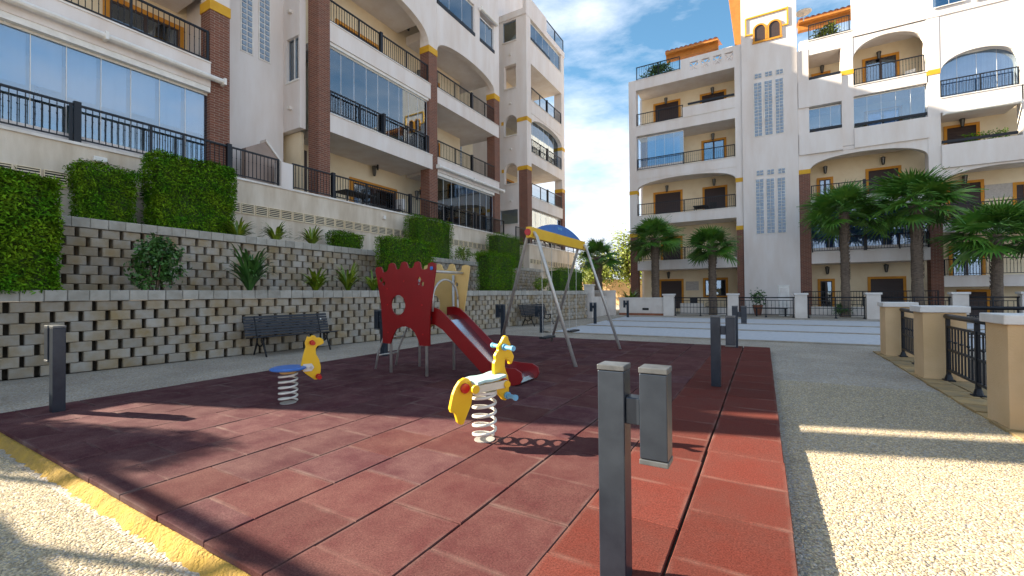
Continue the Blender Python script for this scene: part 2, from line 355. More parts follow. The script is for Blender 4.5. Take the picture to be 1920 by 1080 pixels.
# rubber mat: concrete bed with separate square tiles, each row shifted
MX0, MX1, MY0, MY1 = -6.88, .12, 1.08, 10.83
matb = tag(MB().box(MX0+.02, MX1-.02, MY0+.02, MY1-.02, GZ, -.032).build('playground_mat', 'blockback'), kind='structure')
T = .5
def tile_mesh(l):
    b = MB(); g = .005; h = .0018; c = .004
    x0, x1, y0, y1 = g, T-g, h, l-h
    vs = [(x0, y0, -.03), (x1, y0, -.03), (x1, y1, -.03), (x0, y1, -.03), (x0, y0, -c), (x1, y0, -c), (x1, y1, -c), (x0, y1, -c), (x0+c, y0+c, 0), (x1-c, y0+c, 0), (x1-c, y1-c, 0), (x0+c, y1-c, 0)]
    fs = [(8, 9, 10, 11)]+[(i, (i+1) % 4, (i+1) % 4+4, i+4) for i in range(4)]+[(i+4, (i+1) % 4+4, (i+1) % 4+8, i+8) for i in range(4)]
    b.add(vs, fs); return b
TM = {}
for ci in range(14):
    x = MX1-T*(ci+1); y = MY0; red = 'rub_red' if ci < 2 else ('rub_mid' if ci < 4 else 'rub_dust')
    first = T if ci % 2 == 0 else T*.5
    gapx = .006 if ci in (1,) else 0
    while y < MY1-.02:
        if 2 <= ci <= 8: red = 'rub_mid' if random.random() < (9-ci)/7.5 else 'rub_dust'
        l = min(first if y == MY0 else T, MY1-y); key = (round(l, 3), red)
        if key not in TM: TM[key] = tile_mesh(l).mesh('rubber_tile', red)
        dz = random.uniform(-.0015, .0025)
        o = inst('rubber_tile', TM[key], (x+random.uniform(-.003, .003)-gapx, y+random.uniform(-.0015, .0015), dz), matb, random.uniform(-.003, .003))
        y += l
# rough mortar haunch along the edges of the mat
def haunch(p0, p1, nx, ny, wdt):
    n = 170; vs = []; fs = []
    for i in range(n+1):
        t = i/n; x = p0[0]+(p1[0]-p0[0])*t; y = p0[1]+(p1[1]-p0[1])*t; j = random.uniform(-.022, .022); k = random.uniform(-.009, .007)
        vs += [(x, y, -.035+k), (x+nx*(.03+k), y+ny*(.03+k), -.042+k), (x+nx*(wdt+j), y+ny*(wdt+j), GZ-.01)]
    for i in range(n):
        for q in range(2): fs.append((i*3+q, i*3+q+1, i*3+q+4, i*3+q+3))
    return MB().add(vs, fs).build('mortar_edge', 'mortar', matb, fix=True, smooth=True)
haunch((MX0, MY0+.015), (MX1, MY0+.015), 0, -1, .085)

# ------------------------------------------------------------------ retaining walls of open-jointed concrete blocks
def block_mb(ln, dp, h, ch=.012):
    b = MB(); y0, y1 = -ln/2, ln/2
    vs = [(-dp, y0, 0), (-dp, y1, 0), (-dp, y1, h), (-dp, y0, h), (-ch, y0, 0), (-ch, y1, 0), (-ch, y1, h), (-ch, y0, h), (0, y0+ch, ch), (0, y1-ch, ch), (0, y1-ch, h-ch), (0, y0+ch, h-ch)]
    fs = [(8, 9, 10, 11), (3, 2, 1, 0)]+[((i+1) % 4, i, i+4, (i+1) % 4+4)[::-1] for i in range(4)]+[((i+1) % 4+4, i+4, i+8, (i+1) % 4+8)[::-1] for i in range(4)]
    return b.add(vs, fs)
def retaining_wall(nm, x0, k, ya, yb, zb, ztop_blocks, rows, label, view_y):
    ang = -math.atan(k); wx = lambda y: x0+k*(y-1.84)
    root = empty(nm, (wx((ya+yb)/2), (ya+yb)/2, zb), 0, label, 'retaining wall')
    ph = (ztop_blocks-zb)/rows; pitch = .338
    bm = block_mb(.275, .24, ph-.006); bme = bm.mesh('block', 'block', fix=True)
    cm = block_mb(.262, .36, .185, .01); cme = cm.mesh('cap_stone', 'cap', fix=True)
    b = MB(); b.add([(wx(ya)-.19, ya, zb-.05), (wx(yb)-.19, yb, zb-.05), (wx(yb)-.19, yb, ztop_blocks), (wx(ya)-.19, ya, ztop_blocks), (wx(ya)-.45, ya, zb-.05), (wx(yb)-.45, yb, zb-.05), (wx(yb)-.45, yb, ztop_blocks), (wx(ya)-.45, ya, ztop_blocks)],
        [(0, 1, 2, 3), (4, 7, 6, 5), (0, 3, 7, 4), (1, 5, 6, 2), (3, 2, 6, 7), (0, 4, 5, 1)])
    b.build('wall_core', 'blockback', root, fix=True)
    b = MB(); b.add([(wx(ya)+.03, ya, zb-.05), (wx(yb)+.03, yb, zb-.05), (wx(yb)+.03, yb, zb), (wx(ya)+.03, ya, zb), (wx(ya)-.2, ya, zb), (wx(yb)-.2, yb, zb)], [(0, 1, 2, 3), (3, 2, 5, 4)])
    b.build('footing', 'cap', root, fix=True)
    cnt = 0; rest = []
    n = int((yb-ya)/pitch)
    cells = []
    for i in range(n):
        for r in range(rows):
            y = ya+pitch*(i+.5+(.5 if r % 2 else 0))
            if y+.13 > yb: continue
            cells.append((y, zb+r*ph))
    vis = sorted([c for c in cells if c[0] > view_y], key=lambda c: c[0])
    parts = set(vis[:300])
    rot = Matrix.Rotation(ang, 3, 'Z'); base = np.array([rot @ Vector(v) for v in bm.v]); F0 = np.array(bm.f)
    for c in cells:
        j = random.uniform(-.012, .008); y = c[0]+random.uniform(-.006, .006)
        if c in parts: inst('block', bme, (wx(y)+j, y, c[1]+.003), root, ang+random.uniform(-.02, .02))
        else: rest.append((wx(y)+j, y, c[1]+.003))
    R = np.array(rest); V = (base[None]+R[:, None, :]).reshape(-1, 3); F = (F0[None]+(np.arange(len(R))*len(base))[:, None, None]).reshape(-1, 4)
    o = link(bpy.data.objects.new('blocks', np_mesh('blocks', V, F, ['block'])), root); o['kind'] = 'stuff'
    y = ya+.13
    while y < yb-.1:
        inst('cap_stone', cme, (wx(y)+.035+random.uniform(-.006, .006), y, ztop_blocks+.002+random.uniform(0, .004)), root, ang+random.uniform(-.012, .012)); y += .2665
    return wx
lowx = retaining_wall('retaining_wall', -10.3, .121, -2.5, 21.6, GZ, 1.13, 7, 'lower open-jointed concrete block retaining wall behind the benches', 1.5)
upx = retaining_wall('retaining_wall', -11.05, -.04, -2.5, 24.5, 1.27, 2.51, 7, 'upper open-jointed concrete block retaining wall below the balconied building', 2.2)
def soil(name, fa, fb, ya, yb, z):
    n = 40; vs = []; fs = []
    for i in range(n+1):
        y = ya+(yb-ya)*i/n
        for q in range(5):
            t = q/4; vs.append((fa(y)*(1-t)+fb(y)*t, y, z+random.uniform(-.02, .02)))
    for i in range(n):
        for q in range(4): a = i*5+q; fs.append((a, a+5, a+6, a+1))
    return tag(MB().add(vs, fs).build(name, 'soil', fix=True), kind='structure')
soil('terrace_soil', lambda y: lowx(y)-.25, lambda y: upx(y)-.1, -2.5, 24.5, 1.27)
soil('terrace_soil', lambda y: upx(y)-.3, lambda y: -13.3, -2.5, 29.5, 2.62)
# ================================================================== BUILDING PARTS (u along the facade, d into the building, z up)
def railing(tf, par, u0, u1, d, z0, z1, posts=(), single=None, sp=.115, r=.0075, fat=()):
    b = MB(tf); b.box(u0, u1, d-.025, d+.025, z1-.045, z1); b.box(u0, u1, d-.015, d+.015, z0+.07, z0+.1)
    for p in list(posts)+[u0+.025, u1-.025]: b.box(p-.025, p+.025, d-.024, d+.024, z0, z1-.045)
    for p in fat: b.box(p-.06, p+.06, d-.06, d+.06, z0, z1+.05)
    rl = b.build('railing', 'rail', par)
    def bal(b, u):
        zm = (z0+z1)/2
        b.box(u-r, u+r, d-r, d+r, z0+.1, z1-.045)
        for zc, e in ((zm+.12, 1), (zm-.12, .8)) if (z1-z0) > .6 else ():
            q = .02*e; b.add([(u-q, d, zc), (u, d-q, zc), (u+q, d, zc), (u, d+q, zc), (u, d, zc-q*1.6), (u, d, zc+q*1.6)], [(0, 1, 5), (1, 2, 5), (2, 3, 5), (3, 0, 5), (1, 0, 4), (2, 1, 4), (3, 2, 4), (0, 3, 4)])
    b = MB(tf); n = max(1, int((u1-u0)/sp)); k = 0
    for i in range(1, n):
        u = u0+(u1-u0)*i/n
        if single and single[0] < u < single[1]:
            s = MB(tf); bal(s, u); s.build('baluster', 'rail', rl)
        else: bal(b, u); k += 1
    if k: b.build('balusters', 'rail', rl, kind='stuff')
    return rl
def opening(tf, par, u0, u1, d, z0, z1, leaf='shutter', name='door', fw=.13, split=0, frame='ochre'):
    b = MB(tf); b.box(u0-fw, u0, d-.05, d+.02, z0, z1+fw); b.box(u1, u1+fw, d-.05, d+.02, z0, z1+fw); b.box(u0, u1, d-.05, d+.02, z1, z1+fw)
    if name == 'window': b.box(u0-fw, u1+fw, d-.05, d+.02, z0-fw, z0)
    f = b.build(name, frame, par)
    if leaf == 'shutter':
        s = MB(tf); z = z0; h = .075
        while z < z1-.01:
            e = min(z+h, z1); s.add([(u0, d-.012, z), (u1, d-.012, z), (u1, d-.03, z+.008), (u0, d-.03, z+.008), (u1, d-.014, e), (u0, d-.014, e)], [(0, 1, 2, 3), (3, 2, 4, 5)]); z += h
        s.build('shutter', 'shutter', f)
    else:
        n = split or 2
        for i in range(n):
            a, c = u0+(u1-u0)*i/n, u0+(u1-u0)*(i+1)/n
            s = MB(tf); s.box(a, a+.05, d-.035, d-.005, z0, z1); s.box(c-.05, c, d-.035, d-.005, z0, z1); s.box(a+.05, c-.05, d-.035, d-.005, z1-.06, z1); s.box(a+.05, c-.05, d-.035, d-.005, z0, z0+.06); s.build('sash', 'shutter', f)
            s = MB(tf); s.box(a+.05, c-.05, d-.022, d-.016, z0+.06, z1-.06); s.build('pane', 'glassdark', f)
        s = MB(tf); s.box(u0, u1, d-.004, d-.001, z0, z1); s.build('painted_room_dark', 'dark', f)  # near-black sheet on the wall, painted as the unlit room
    return f
def panes(tf, par, us, d, z0, z1, m='glass', th=.008, head=True):
    for a, c in zip(us[:-1], us[1:]):
        MB(tf).box(a+.006, c-.006, d, d+th, z0+.04, z1-.04).build('pane', m, par)
    b = MB(tf); b.box(us[0], us[-1], d-.015, d+.03, z0, z0+.04); b.box(us[0], us[-1], d-.02, d+.03, z1-.05, z1)
    for a in us: b.box(a-.006, a+.006, d-.006, d+.014, z0+.04, z1-.05)
    return b.build('glazing_frame', 'white', par)
_lan = MB()
_lan.lathe([(.01, .20), (.085, .17), (.10, .155), (.02, .15)], n=8); _lan.lathe([(.04, -.20), (.05, -.17), (.012, -.16)], n=8)
_lan.box(-.015, .015, 0, .2, .13, .16); _lan.box(-.03, .03, .17, .2, 0, .22)
for k in range(6):
    a = 2*PI*k/6; _lan.tube([(.05*math.cos(a), .05*math.sin(a), -.17), (.09*math.cos(a), .09*math.sin(a), .16)], .008, 4)
_lanm = _lan.mesh('lantern', 'lamp')
_lg = MB().lathe([(.042, -.165), (.08, .15)], n=6).mesh('lantern_glass', 'lampglass')
def lantern(par, tf, u, d, z, rz):
    p = tf(u, d-.2, z); o = inst('lantern', _lanm, p, par, rz, (1.15, 1.15, 1.15)); g = bpy.data.objects.new('lantern_glass', _lg); C.objects.link(g); g.parent = o
def arch_loop(u0, u1, zs, zc, zt, n=20, fl=0.0):
    """wall with an arched opening below it: springing zs, crown zc, top zt"""
    pts = [(u0, zt), (u1, zt), (u1, zs)]
    for i in range(1, n):
        a = PI*i/n; u = (u0+u1)/2+(u1-u0-2*fl)/2*math.cos(a); pts.append((u, zs+(zc-zs)*math.sin(a)**.75))
    return pts+[(u0, zs)]
def fascia(tf, par, u0, u1, z0, z1, dep=2.0, m='plaster', cop=True, th=.16):
    b = MB(tf); b.box(u0, u1, 0, th, z0, z1); b.box(u0, u1, th, dep, z0, z0+.28)
    o = b.build('balcony', m, par)
    if cop: MB(tf).box(u0-.0, u1+.0, -.03, th+.02, z1, z1+.04).build('coping', 'coping', o)
    return o
def column(tf, par, u0, u1, d0, d1, zs, band=.28):
    """zs: list of (z, material) from the base up"""
    for (z, m), (z2, _) in zip(zs[:-1], zs[1:]):
        e = .02 if m == 'band' else 0
        MB(tf).box(u0-e, u1+e, d0-e, d1+e, z, z2).build({'brick': 'brick_column', 'band': 'band'}.get(m, 'column'), m, par)
def awning(tf, par, u0, u1, d, z, joint=None):
    b = MB(tf); n = 10
    prof = [(d+.09*math.cos(2*PI*k/n), z+.075*math.sin(2*PI*k/n)) for k in range(n)]
    b.prism([prof], u0, u1, 'u')
    o = b.build('awning', 'white', par, smooth=False, fix=True)
    for u in ([joint] if joint else [])+[u0+.02, u1-.02]: MB(tf).box(u-.03, u+.03, d-.1, d+.12, z-.09, z+.09).build('bracket', 'white', o)

# ================================================================== LEFT APARTMENT BUILDING
LX = -13.2
LT = lambda u, d, z: (LX-d, u, z)
LB = empty('apartment_building', (LX-5, 10, 2.3), 0, 'long cream apartment block with brick columns standing above the block terraces', 'building')
TOP = 24.3  # unseen upper storeys; height set for the shade on the right building
b = MB(LT)
b.box(-.15, 21.9, -.1, 12, 2.2, 4.57)
b.build('plinth', 'plaster_stained', LB)
b = MB(LT); b.box(-.15, 8.12, -.14, .14, 4.57, 4.63); b.box(8.5, 21.9, -.14, .14, 4.57, 4.63); b.build('coping', 'coping', LB)
# main masses
b = MB(LT)
b.box(1.5, 20.3, 2.0, 12, 4.57, TOP-.3); b.box(.1, 1.5, 2.9, 12, 4.57, TOP-.3); b.box(20.3, 24.5, 3.4, 12, 4.57, TOP-.3)
b.build('inner_wall', 'plaster_warm', LB)
b = MB(LT)
for d0, d1, z0, z1 in ((0, 1.15, 4.57, TOP), (1.15, 2.4, 4.57, 8.0), (1.15, 2.4, 10.0, TOP), (2.4, 12, 4.57, TOP)): b.box(-.15, .1, d0, d1, z0, z1)  # end wall out of view; gap added to pass a streak of sun
b.box(6.42, 6.66, .56, 1.5, 4.57, TOP)
b.box(6.42, 9.2, 1.5, 2.0, 4.57, TOP)
b.build('wall', 'plaster', LB)
# side return of the middle bay, with its glazed opening
b = MB(LT); b.prism([[(.54, 7.0), (2.0, 7.0), (2.0, TOP), (.54, TOP)], [(.62, 8.72), (1.3, 8.72), (1.3, 10.25), (.62, 10.25)]], 9.2, 9.42, 'u'); sw = b.build('side_wall', 'plaster', LB, fix=True)
MB(LT).box(9.3, 9.31, .62, 1.3, 8.72, 10.25).build('pane', 'glass', sw); b = MB(LT); b.box(9.27, 9.34, .94, .98, 8.72, 10.25); b.box(9.17, 9.36, .58, 1.34, 8.66, 8.72); b.build('window_frame', 'white', sw)
MB(LT).box(9.45, 9.6, .9, 2.0, 4.57, 7.0).build('side_wall', 'plaster_warm', LB)
for zc in (7.7, 11.1): MB(LT).lathe([(.04, 0), (.06, .05), (.03, .1)], 0, 0, 8) if False else MB(LT).box(9.08, 9.2, .95, 1.1, zc, zc+.1).build('spotlight', 'coping', LB)
# small gabled stair wall in the recess
b = MB(LT); b.prism([[(7.35, 4.63), (8.5, 4.63), (8.5, 5.5), (7.95, 6.1), (7.35, 5.75)]], .45, .7, 'd'); b.build('gable_wall', 'gable', LB, fix=True)
b = MB(LT); b.prism([[(7.95, 6.1), (8.55, 5.45), (8.55, 5.53), (7.95, 6.18)]], .4, .75, 'd'); b.build('gable_coping', 'coping', LB, fix=True)
MB(LT).box(8.12, 8.5, -.13, .25, 4.572, 5.42).build('pier', 'plaster', LB)
# glass-block strips of the stair recess
def glass_blocks(tf, par, u0, u1, d, z0, z1, nx, single, m='glassblock', sz=None):
    hz = sz or (u1-u0)/nx; b = MB(tf); b.box(u0-.03, u1+.03, d-.02, d+.01, z0-.03, z1+.03); fr = b.build('glass_block_window', 'coping', par)
    j = MB(tf); n = int(round((z1-z0)/hz)); hz = (z1-z0)/n; wx = (u1-u0)/nx
    for i in range(nx):
        for k in range(n):
            q = MB(tf) if single else j
            a, c, e, f = u0+wx*i+.012, u0+wx*(i+1)-.012, z0+hz*k+.012, z0+hz*(k+1)-.012
            q.add([(a, d-.02, e), (c, d-.02, e), (c, d-.02, f), (a, d-.02, f), (a+.02, d-.045, e+.02), (c-.02, d-.045, e+.02), (c-.02, d-.045, f-.02), (a+.02, d-.045, f-.02)], [(4, 5, 6, 7), (0, 1, 5, 4), (1, 2, 6, 5), (2, 3, 7, 6), (3, 0, 4, 7)])
            if single: q.build('glass_block', m, fr)
    if not single: o = j.build('glass_blocks', m, fr); o['kind'] = 'stuff'
glass_blocks(LT, LB, 7.76, 8.12, 1.5, 9.27, 13.2, 2, True)
glass_blocks(LT, LB, 8.35, 8.71, 1.5, 9.27, 13.2, 2, True)
MB(LT).box(6.68, 6.74, 1.42, 1.5, 9.0, 14).build('drainpipe', 'coping', LB)
# brick columns
column(LT, LB, 6.16, 6.67, .03, .55, [(4.57, 'brick'), (9.22, 'band'), (9.5, 'plaster'), (TOP, '')])
column(LT, LB, 9.51, 9.98, -.02, .53, [(4.63, 'brick'), (12.5, 'band'), (12.8, 'plaster'), (TOP, '')])
column(LT, LB, 15.3, 15.88, .02, .55, [(4.57, 'brick'), (12.45, 'band'), (12.75, 'plaster'), (TOP, '')])
column(LT, LB, 20.95, 21.5, .02, .55, [(4.57, 'brick'), (12.45, 'band'), (12.75, 'plaster'), (TOP, '')])
column(LT, LB, 6.68, 9.2, .6, 2.0, [(13.6, 'plaster'), (TOP, '')])
# first bay (nearest): glazed ground floor with blinds, balcony above
f1 = fascia(LT, LB, 1.25, 6.16, 7.0, 7.66)
MB(LT).box(.1, 1.25, 0, 2.0, 6.87, 7.0).build('balcony', 'plaster', LB)  # thin slab without upstand, shaped to let the sun streak through
MB(LT).box(.1, 6.16, .02, .3, 6.86, 7.0).build('beam', 'white', f1)
us = [.3, 1.0, 1.75, 2.3]+[round(onx(x, 200, LX-.2)[1], 3) for x in (56, 124, 189, 245, 299, 347, 392)]
g = fascia(LT, LB, .1, 6.16, 4.571, 4.6, 1.9, cop=False)
panes(LT, g, us, .2, 4.6, 6.86)
for i, (a, c) in enumerate(zip(us[:-1], us[1:])):
    MB(LT).box(a+.04, c-.04, .34, .35, 5.72+(.06 if i % 3 == 1 else 0), 6.84).build('blind', 'blind', g)
MB(LT).box(3.0, 3.08, .9, .98, 4.6, 6.8).build('post', 'shutter', g)
b = MB(LT); b.box(2.0, 5.6, 1.5, 1.55, 4.6, 5.35); b.build('sideboard', 'plaster_warm', g)
awning(LT, f1, 1.0, 6.45, -.14, 7.22, 3.9)
railing(LT, f1, 1.3, 6.14, .08, 7.70, 8.58, (2.4, 4.43), (2.0, 6.2), fat=())
opening(LT, LB, 4.6, 6.2, 2.0, 7.3, 9.25, 'glass', 'door', split=2)
b = MB(LT); b.box(.1, 6.16, 0, .2, 9.75, TOP); b.box(.1, 6.16, .2, 2.0, 9.75, 10.1); b.build('wall', 'plaster', LB)
# middle bay
railing(LT, LB, 8.55, 21.85, -.02, 4.64, 5.5, (11.6, 13.1, 16.2, 19.5), (8.4, 12.0), fat=(10.1, 13.98, 16.9, 18.9, 20.5))
railing(LT, LB, -.1, 8.1, -.02, 4.64, 5.5, (2.1, 3.35, 4.8, 5.5), (1.9, 8.2), fat=(3.45, 6.62))
f1 = fascia(LT, LB, 9.98, 15.5, 7.0, 7.64)
f2 = fascia(LT, LB, 9.98, 15.4, 10.25, 10.92)
MB(LT).box(9.98, 15.3, .05, .3, 10.14, 10.25).build('beam', 'white', f2)
railing(LT, f1, 9.99, 15.29, .04, 7.68, 8.5, (11.35, 13.9), fat=(12.55,))
railing(LT, f2, 9.99, 15.29, .08, 10.96, 11.8, (11.35, 13.9), fat=(12.45,))
us = [9.99+i*(5.3/9) for i in range(10)]
panes(LT, f1, us, .16, 7.68, 10.14)
MB(LT).box(10.0, 11.15, .5, .53, 7.4, 10.1).build('curtain', 'blind', f1); MB(LT).box(14.4, 15.25, .4, .43, 7.4, 10.1).build('curtain', 'blind', f1)
b = MB(LT); b.prism([arch_loop(9.98, 15.3, 12.6, 13.85, 14.95)], 0, .3, 'd'); b.build('arch_wall', 'plaster', LB, fix=True)
b = MB(LT); b.box(9.98, 15.3, .3, 2.0, 13.9, 14.2); b.build('ceiling_slab', 'plaster', LB)
b = MB(LT); b.box(9.98, 15.3, .02, .3, 14.95, TOP); b.build('wall', 'plaster', LB)
p0, p1 = onx(662, 340, LX-2.0), onx(738, 400, LX-2.0)
gd = opening(LT, LB, p0[1], p1[1], 2.0, 4.58, p0[2]-.05, 'glass', 'door', split=2, fw=.2)
MB(LT).box(p0[1]+.06, p1[1]-.06, 1.99, 1.993, 4.6, p0[2]-.1).build('curtain', 'curtain_and_sky_blue', gd)  # blue sheet added behind the panes; paints the sky's reflection in the door
p0, p1 = onx(660, 60, LX-2.0), onx(720, 90, LX-2.0)
opening(LT, LB, 11.9, 14.0, 2.0, 10.6, 12.55, 'shutter', 'door')
opening(LT, LB, 11.9, 14.0, 2.0, 7.35, 9.4, 'glass', 'door', split=2)
MB(LT).box(9.6, 9.75, .95, 1.9, 4.6, 6.4).build('side_door', 'shutter', LB)
for x, y in ((699, 321), (763, 50), (698, 183)):
    p = onx(x, y, LX-1.9); lantern(LB, LT, p[1], 2.0, p[2], -PI/2)
# third bay
f1 = fascia(LT, LB, 15.88, 21.4, 7.0, 7.64, 3.4); f2 = fascia(LT, LB, 15.88, 21.4, 10.28, 10.95, 3.4)
MB(LT).box(15.88, 20.95, .05, .3, 6.84, 7.0).build('beam', 'white', f1)
awning(LT, f1, 15.75, 21.65, -.13, 7.2, 18.6)
panes(LT, f1, [15.9+i*(5.05/8) for i in range(9)], .2, 4.6, 6.84)
railing(LT, f1, 15.9, 21.3, .06, 7.68, 8.52, (17.3, 20.0), fat=(18.75,))
railing(LT, f2, 15.9, 21.3, .06, 10.99, 11.85, (17.3, 20.0), fat=(18.75,))
b = MB(LT); b.prism([arch_loop(15.88, 20.95, 12.72, 13.5, 15.0)], 0, .3, 'd'); b.build('arch_wall', 'plaster', LB, fix=True)
b = MB(LT); b.box(15.88, 21.5, .3, 3.4, 13.6, 14.0); b.box(20.95, 21.5, 0, .3, 12.752, 15.0) if False else None; b.build('ceiling_slab', 'plaster', LB)
for z in (7.3, 10.6): opening(LT, LB, 17.2, 18.3, 2.0, z, z+2.0, 'glass', 'door', split=1)
opening(LT, LB, 17.0, 18.6, 2.0, 4.6, 6.6, 'glass', 'door')
lantern(LB, LT, 16.6, 2.0, 9.2, -PI/2); lantern(LB, LT, 16.6, 2.0, 12.4, -PI/2); lantern(LB, LT, 16.4, 2.0, 6.2, -PI/2)
b = MB(LT); b.box(19.0, 19.5, .02, .3, 15.0, 16.75); b.box(15.88, 20.95, .02, .3, 16.75, TOP); b.build('wall', 'plaster', LB)
gw = fascia(LT, LB, 15.88, 20.95, 15.0, 15.02, .3, cop=False)
panes(LT, gw, [15.9, 16.95, 18.0, 19.0], .12, 15.05, 16.7); panes(LT, gw, [19.5, 20.2, 20.95], .12, 15.05, 16.5)
b = MB(LT); b.box(15.9, 19.0, -.03, .03, 15.03, 15.2); b.box(19.5, 20.95, -.03, .03, 15.03, 15.2); b.build('handrail', 'rail', gw)
awning(LT, gw, 19.4, 21.1, -.12, 16.75)
MB(LT).box(15.9, 20.9, .9, .95, 14.0, 16.7).build('curtain', 'curtain', gw)
glass_blocks(LT, LB, 21.7, 22.3, 3.4, 7.6, 13.5, 3, False)
# vents in the plinth
vm = MB(); vm.box(-.18, -.165, -.03, .02, 0, .3); vm.box(.165, .18, -.03, .02, 0, .3); vm.box(-.165, .165, -.03, .02, .285, .3); vm.box(-.165, .165, -.03, .02, 0, .015)
for k in range(5):
    z = .03+k*.055; vm.add([(-.165, -.022, z), (.165, -.022, z), (.165, .012, z+.035), (-.165, .012, z+.035), (-.165, -.022, z-.008), (.165, -.022, z-.008)], [(0, 1, 2, 3), (4, 5, 1, 0)])
vm = vm.mesh('vent', 'plaster_warm', fix=True); vb = MB().box(-.165, .165, -.004, 0, .015, .285).mesh('vent_shadow', 'dark')  # dark plate behind the slats paints the shade inside each vent
u = .3
while u < 21.5:
    o = inst('vent', vm, LT(u, -.102, 3.6), LB, PI/2); q = bpy.data.objects.new('painted_vent_shade', vb); C.objects.link(q); q.parent = o; u += .40
p = onx(186, 300, LX+.1); MB(LT).box(p[1]-.12, p[1]+.12, -.2, -.1, p[2]-.06, p[2]+.06).build('floodlight', 'white', LB, bevel=.02)
p = onx(719, 408, LX+.1); MB(LT).box(p[1]-.06, p[1]+.06, -.2, -.1, p[2]-.08, p[2]+.08).build('vent_hood', 'coping', LB, bevel=.02)

# ================================================================== SECOND (FAR) WING OF THE LEFT ROW
BX = -12.5
BT = lambda u, d, z: (BX-d, u, z)
FB = empty('apartment_building', (BX-4, 26.5, 2.3), 0, 'narrow cream apartment wing with arched side windows beyond the swing', 'building')
MB(BT).box(23.55, 31, -.1, 10, 1.0, 4.22).build('plinth', 'plaster_stained', FB); MB(BT).box(23.5, 31, -.14, .14, 4.22, 4.28).build('coping', 'coping', FB)
MB(BT).box(23.8, 28.9, 2.5, 10, 4.22, 18.6).build('inner_wall', 'plaster_warm', FB)
def ar(d0, d1, z0, zs, zc, n=10): return [(d0, z0), (d1, z0)]+[((d0+d1)/2+(d1-d0)/2*math.cos(PI*i/n), zs+(zc-zs)*math.sin(PI*i/n)) for i in range(n+1)]
b = MB(BT); holes = [ar(.7, 1.65, 8.15, 8.95, 9.45), ar(.7, 1.65, 11.2, 12.0, 12.5), [(.75, 14.2), (1.6, 14.2), (1.6, 15.7), (.75, 15.7)], [(.72, 17.2), (1.7, 17.2), (1.7, 18.5), (.72, 18.5)], [(.7, 5.6), (2.0, 5.6), (2.0, 6.5), (.7, 6.5)]]
b.prism([[(.6, 4.22), (8, 4.22), (8, 18.6), (.6, 18.6)]]+holes, 23.56, 23.8, 'u'); sw = b.build('side_wall', 'plaster', FB, fix=True)
for h in holes: 
    z0 = h[0][1]; MB(BT).box(23.5, 23.6, h[0][0]-.04, h[1][0]+.04, z0-.06, z0).build('sill', 'coping', sw)
for k in (3, 4): h = holes[k]; MB(BT).box(23.66, 23.68, h[0][0], h[1][0], h[0][1], h[2][1]).build('pane', 'glass', sw)
for z in (9.0, 12.05):
    for d0, d1 in ((.56, .7), (1.65, 1.85)): MB(BT).box(23.545, 23.62, d0+.03, d1, z-.1, z+.12).build('band', 'band', sw)
for z in (7.0, 10.3, 13.2, 16.3): MB(BT).box(23.47, 23.56, 1.1, 1.22, z, z+.09).build('spotlight', 'coping', FB)
column(BT, FB, 23.56, 24.15, .0, .6, [(4.28, 'brick'), (8.9, 'band'), (9.15, 'plaster'), (11.95, 'band'), (12.2, 'plaster'), (18.6, '')])
column(BT, FB, 29.0, 29.5, .02, .6, [(4.28, 'brick'), (8.55, 'band'), (8.8, 'plaster'), (11.6, 'band'), (11.85, 'plaster'), (18.6, '')])
for z0, z1, rl in ((6.6, 7.28, (7.32, 8.2)), (9.42, 10.08, (10.12, 11.0)), (12.6, 13.4, (13.44, 14.3))):
    f = fascia(BT, FB, 24.15, 29.0, z0, z1, 2.5); railing(BT, f, 24.2, 28.95, .06, rl[0], rl[1], (25.5, 27.8), fat=(26.6,))
    opening(BT, FB, 25.2, 26.1, 2.5, z0+.3, z0+2.3, 'glass', 'door', split=1)
f = fascia(BT, FB, 24.15, 29.0, 4.281, 4.3, 2.4, cop=False); panes(BT, f, [24.2+i*.8 for i in range(7)], .2, 4.3, 6.55)
railing(BT, FB, 22.0, 31, -.02, 4.28, 5.15, (24.5, 26, 27.5), fat=(23.7, 26.8))
b = MB(BT); b.prism([arch_loop(24.15, 29.0, 11.7, 12.5, 12.6)], .02, .3, 'd'); b.build('arch_wall', 'plaster', FB, fix=True)
panes(BT, FB, [24.2+i*.8 for i in range(7)], .34, 10.1, 12.5)
f = fascia(BT, FB, 24.15, 29.0, 15.75, 17.2, 2.5); 
panes(BT, f, [24.2+i*.95 for i in range(6)], .12, 17.24, 18.5); MB(BT).box(24.15, 27.0, -.03, .03, 17.25, 17.42).build('handrail', 'rail', f)
b = MB(BT); b.box(23.5, 29.55, -.02, 10, 18.6, 19.0); b.box(23.5, 26.5, -.02, .2, 19.0, 19.9); b.build('roof_slab', 'plaster', FB)
railing(BT, FB, 26.5, 29.5, .06, 19.0, 19.9, (28,))
b = MB(BT); b.box(23.9, 28.5, 2.6, 10, 19.0, 24.6); b.build('penthouse', 'plaster', FB)  # unseen block added above the roof to throw shade on the right building
u = 23.8
while u < 30.5:
    o = inst('vent', vm, BT(u, -.102, 3.05), FB, PI/2); q = bpy.data.objects.new('painted_vent_shade', vb); C.objects.link(q); q.parent = o; u += .42
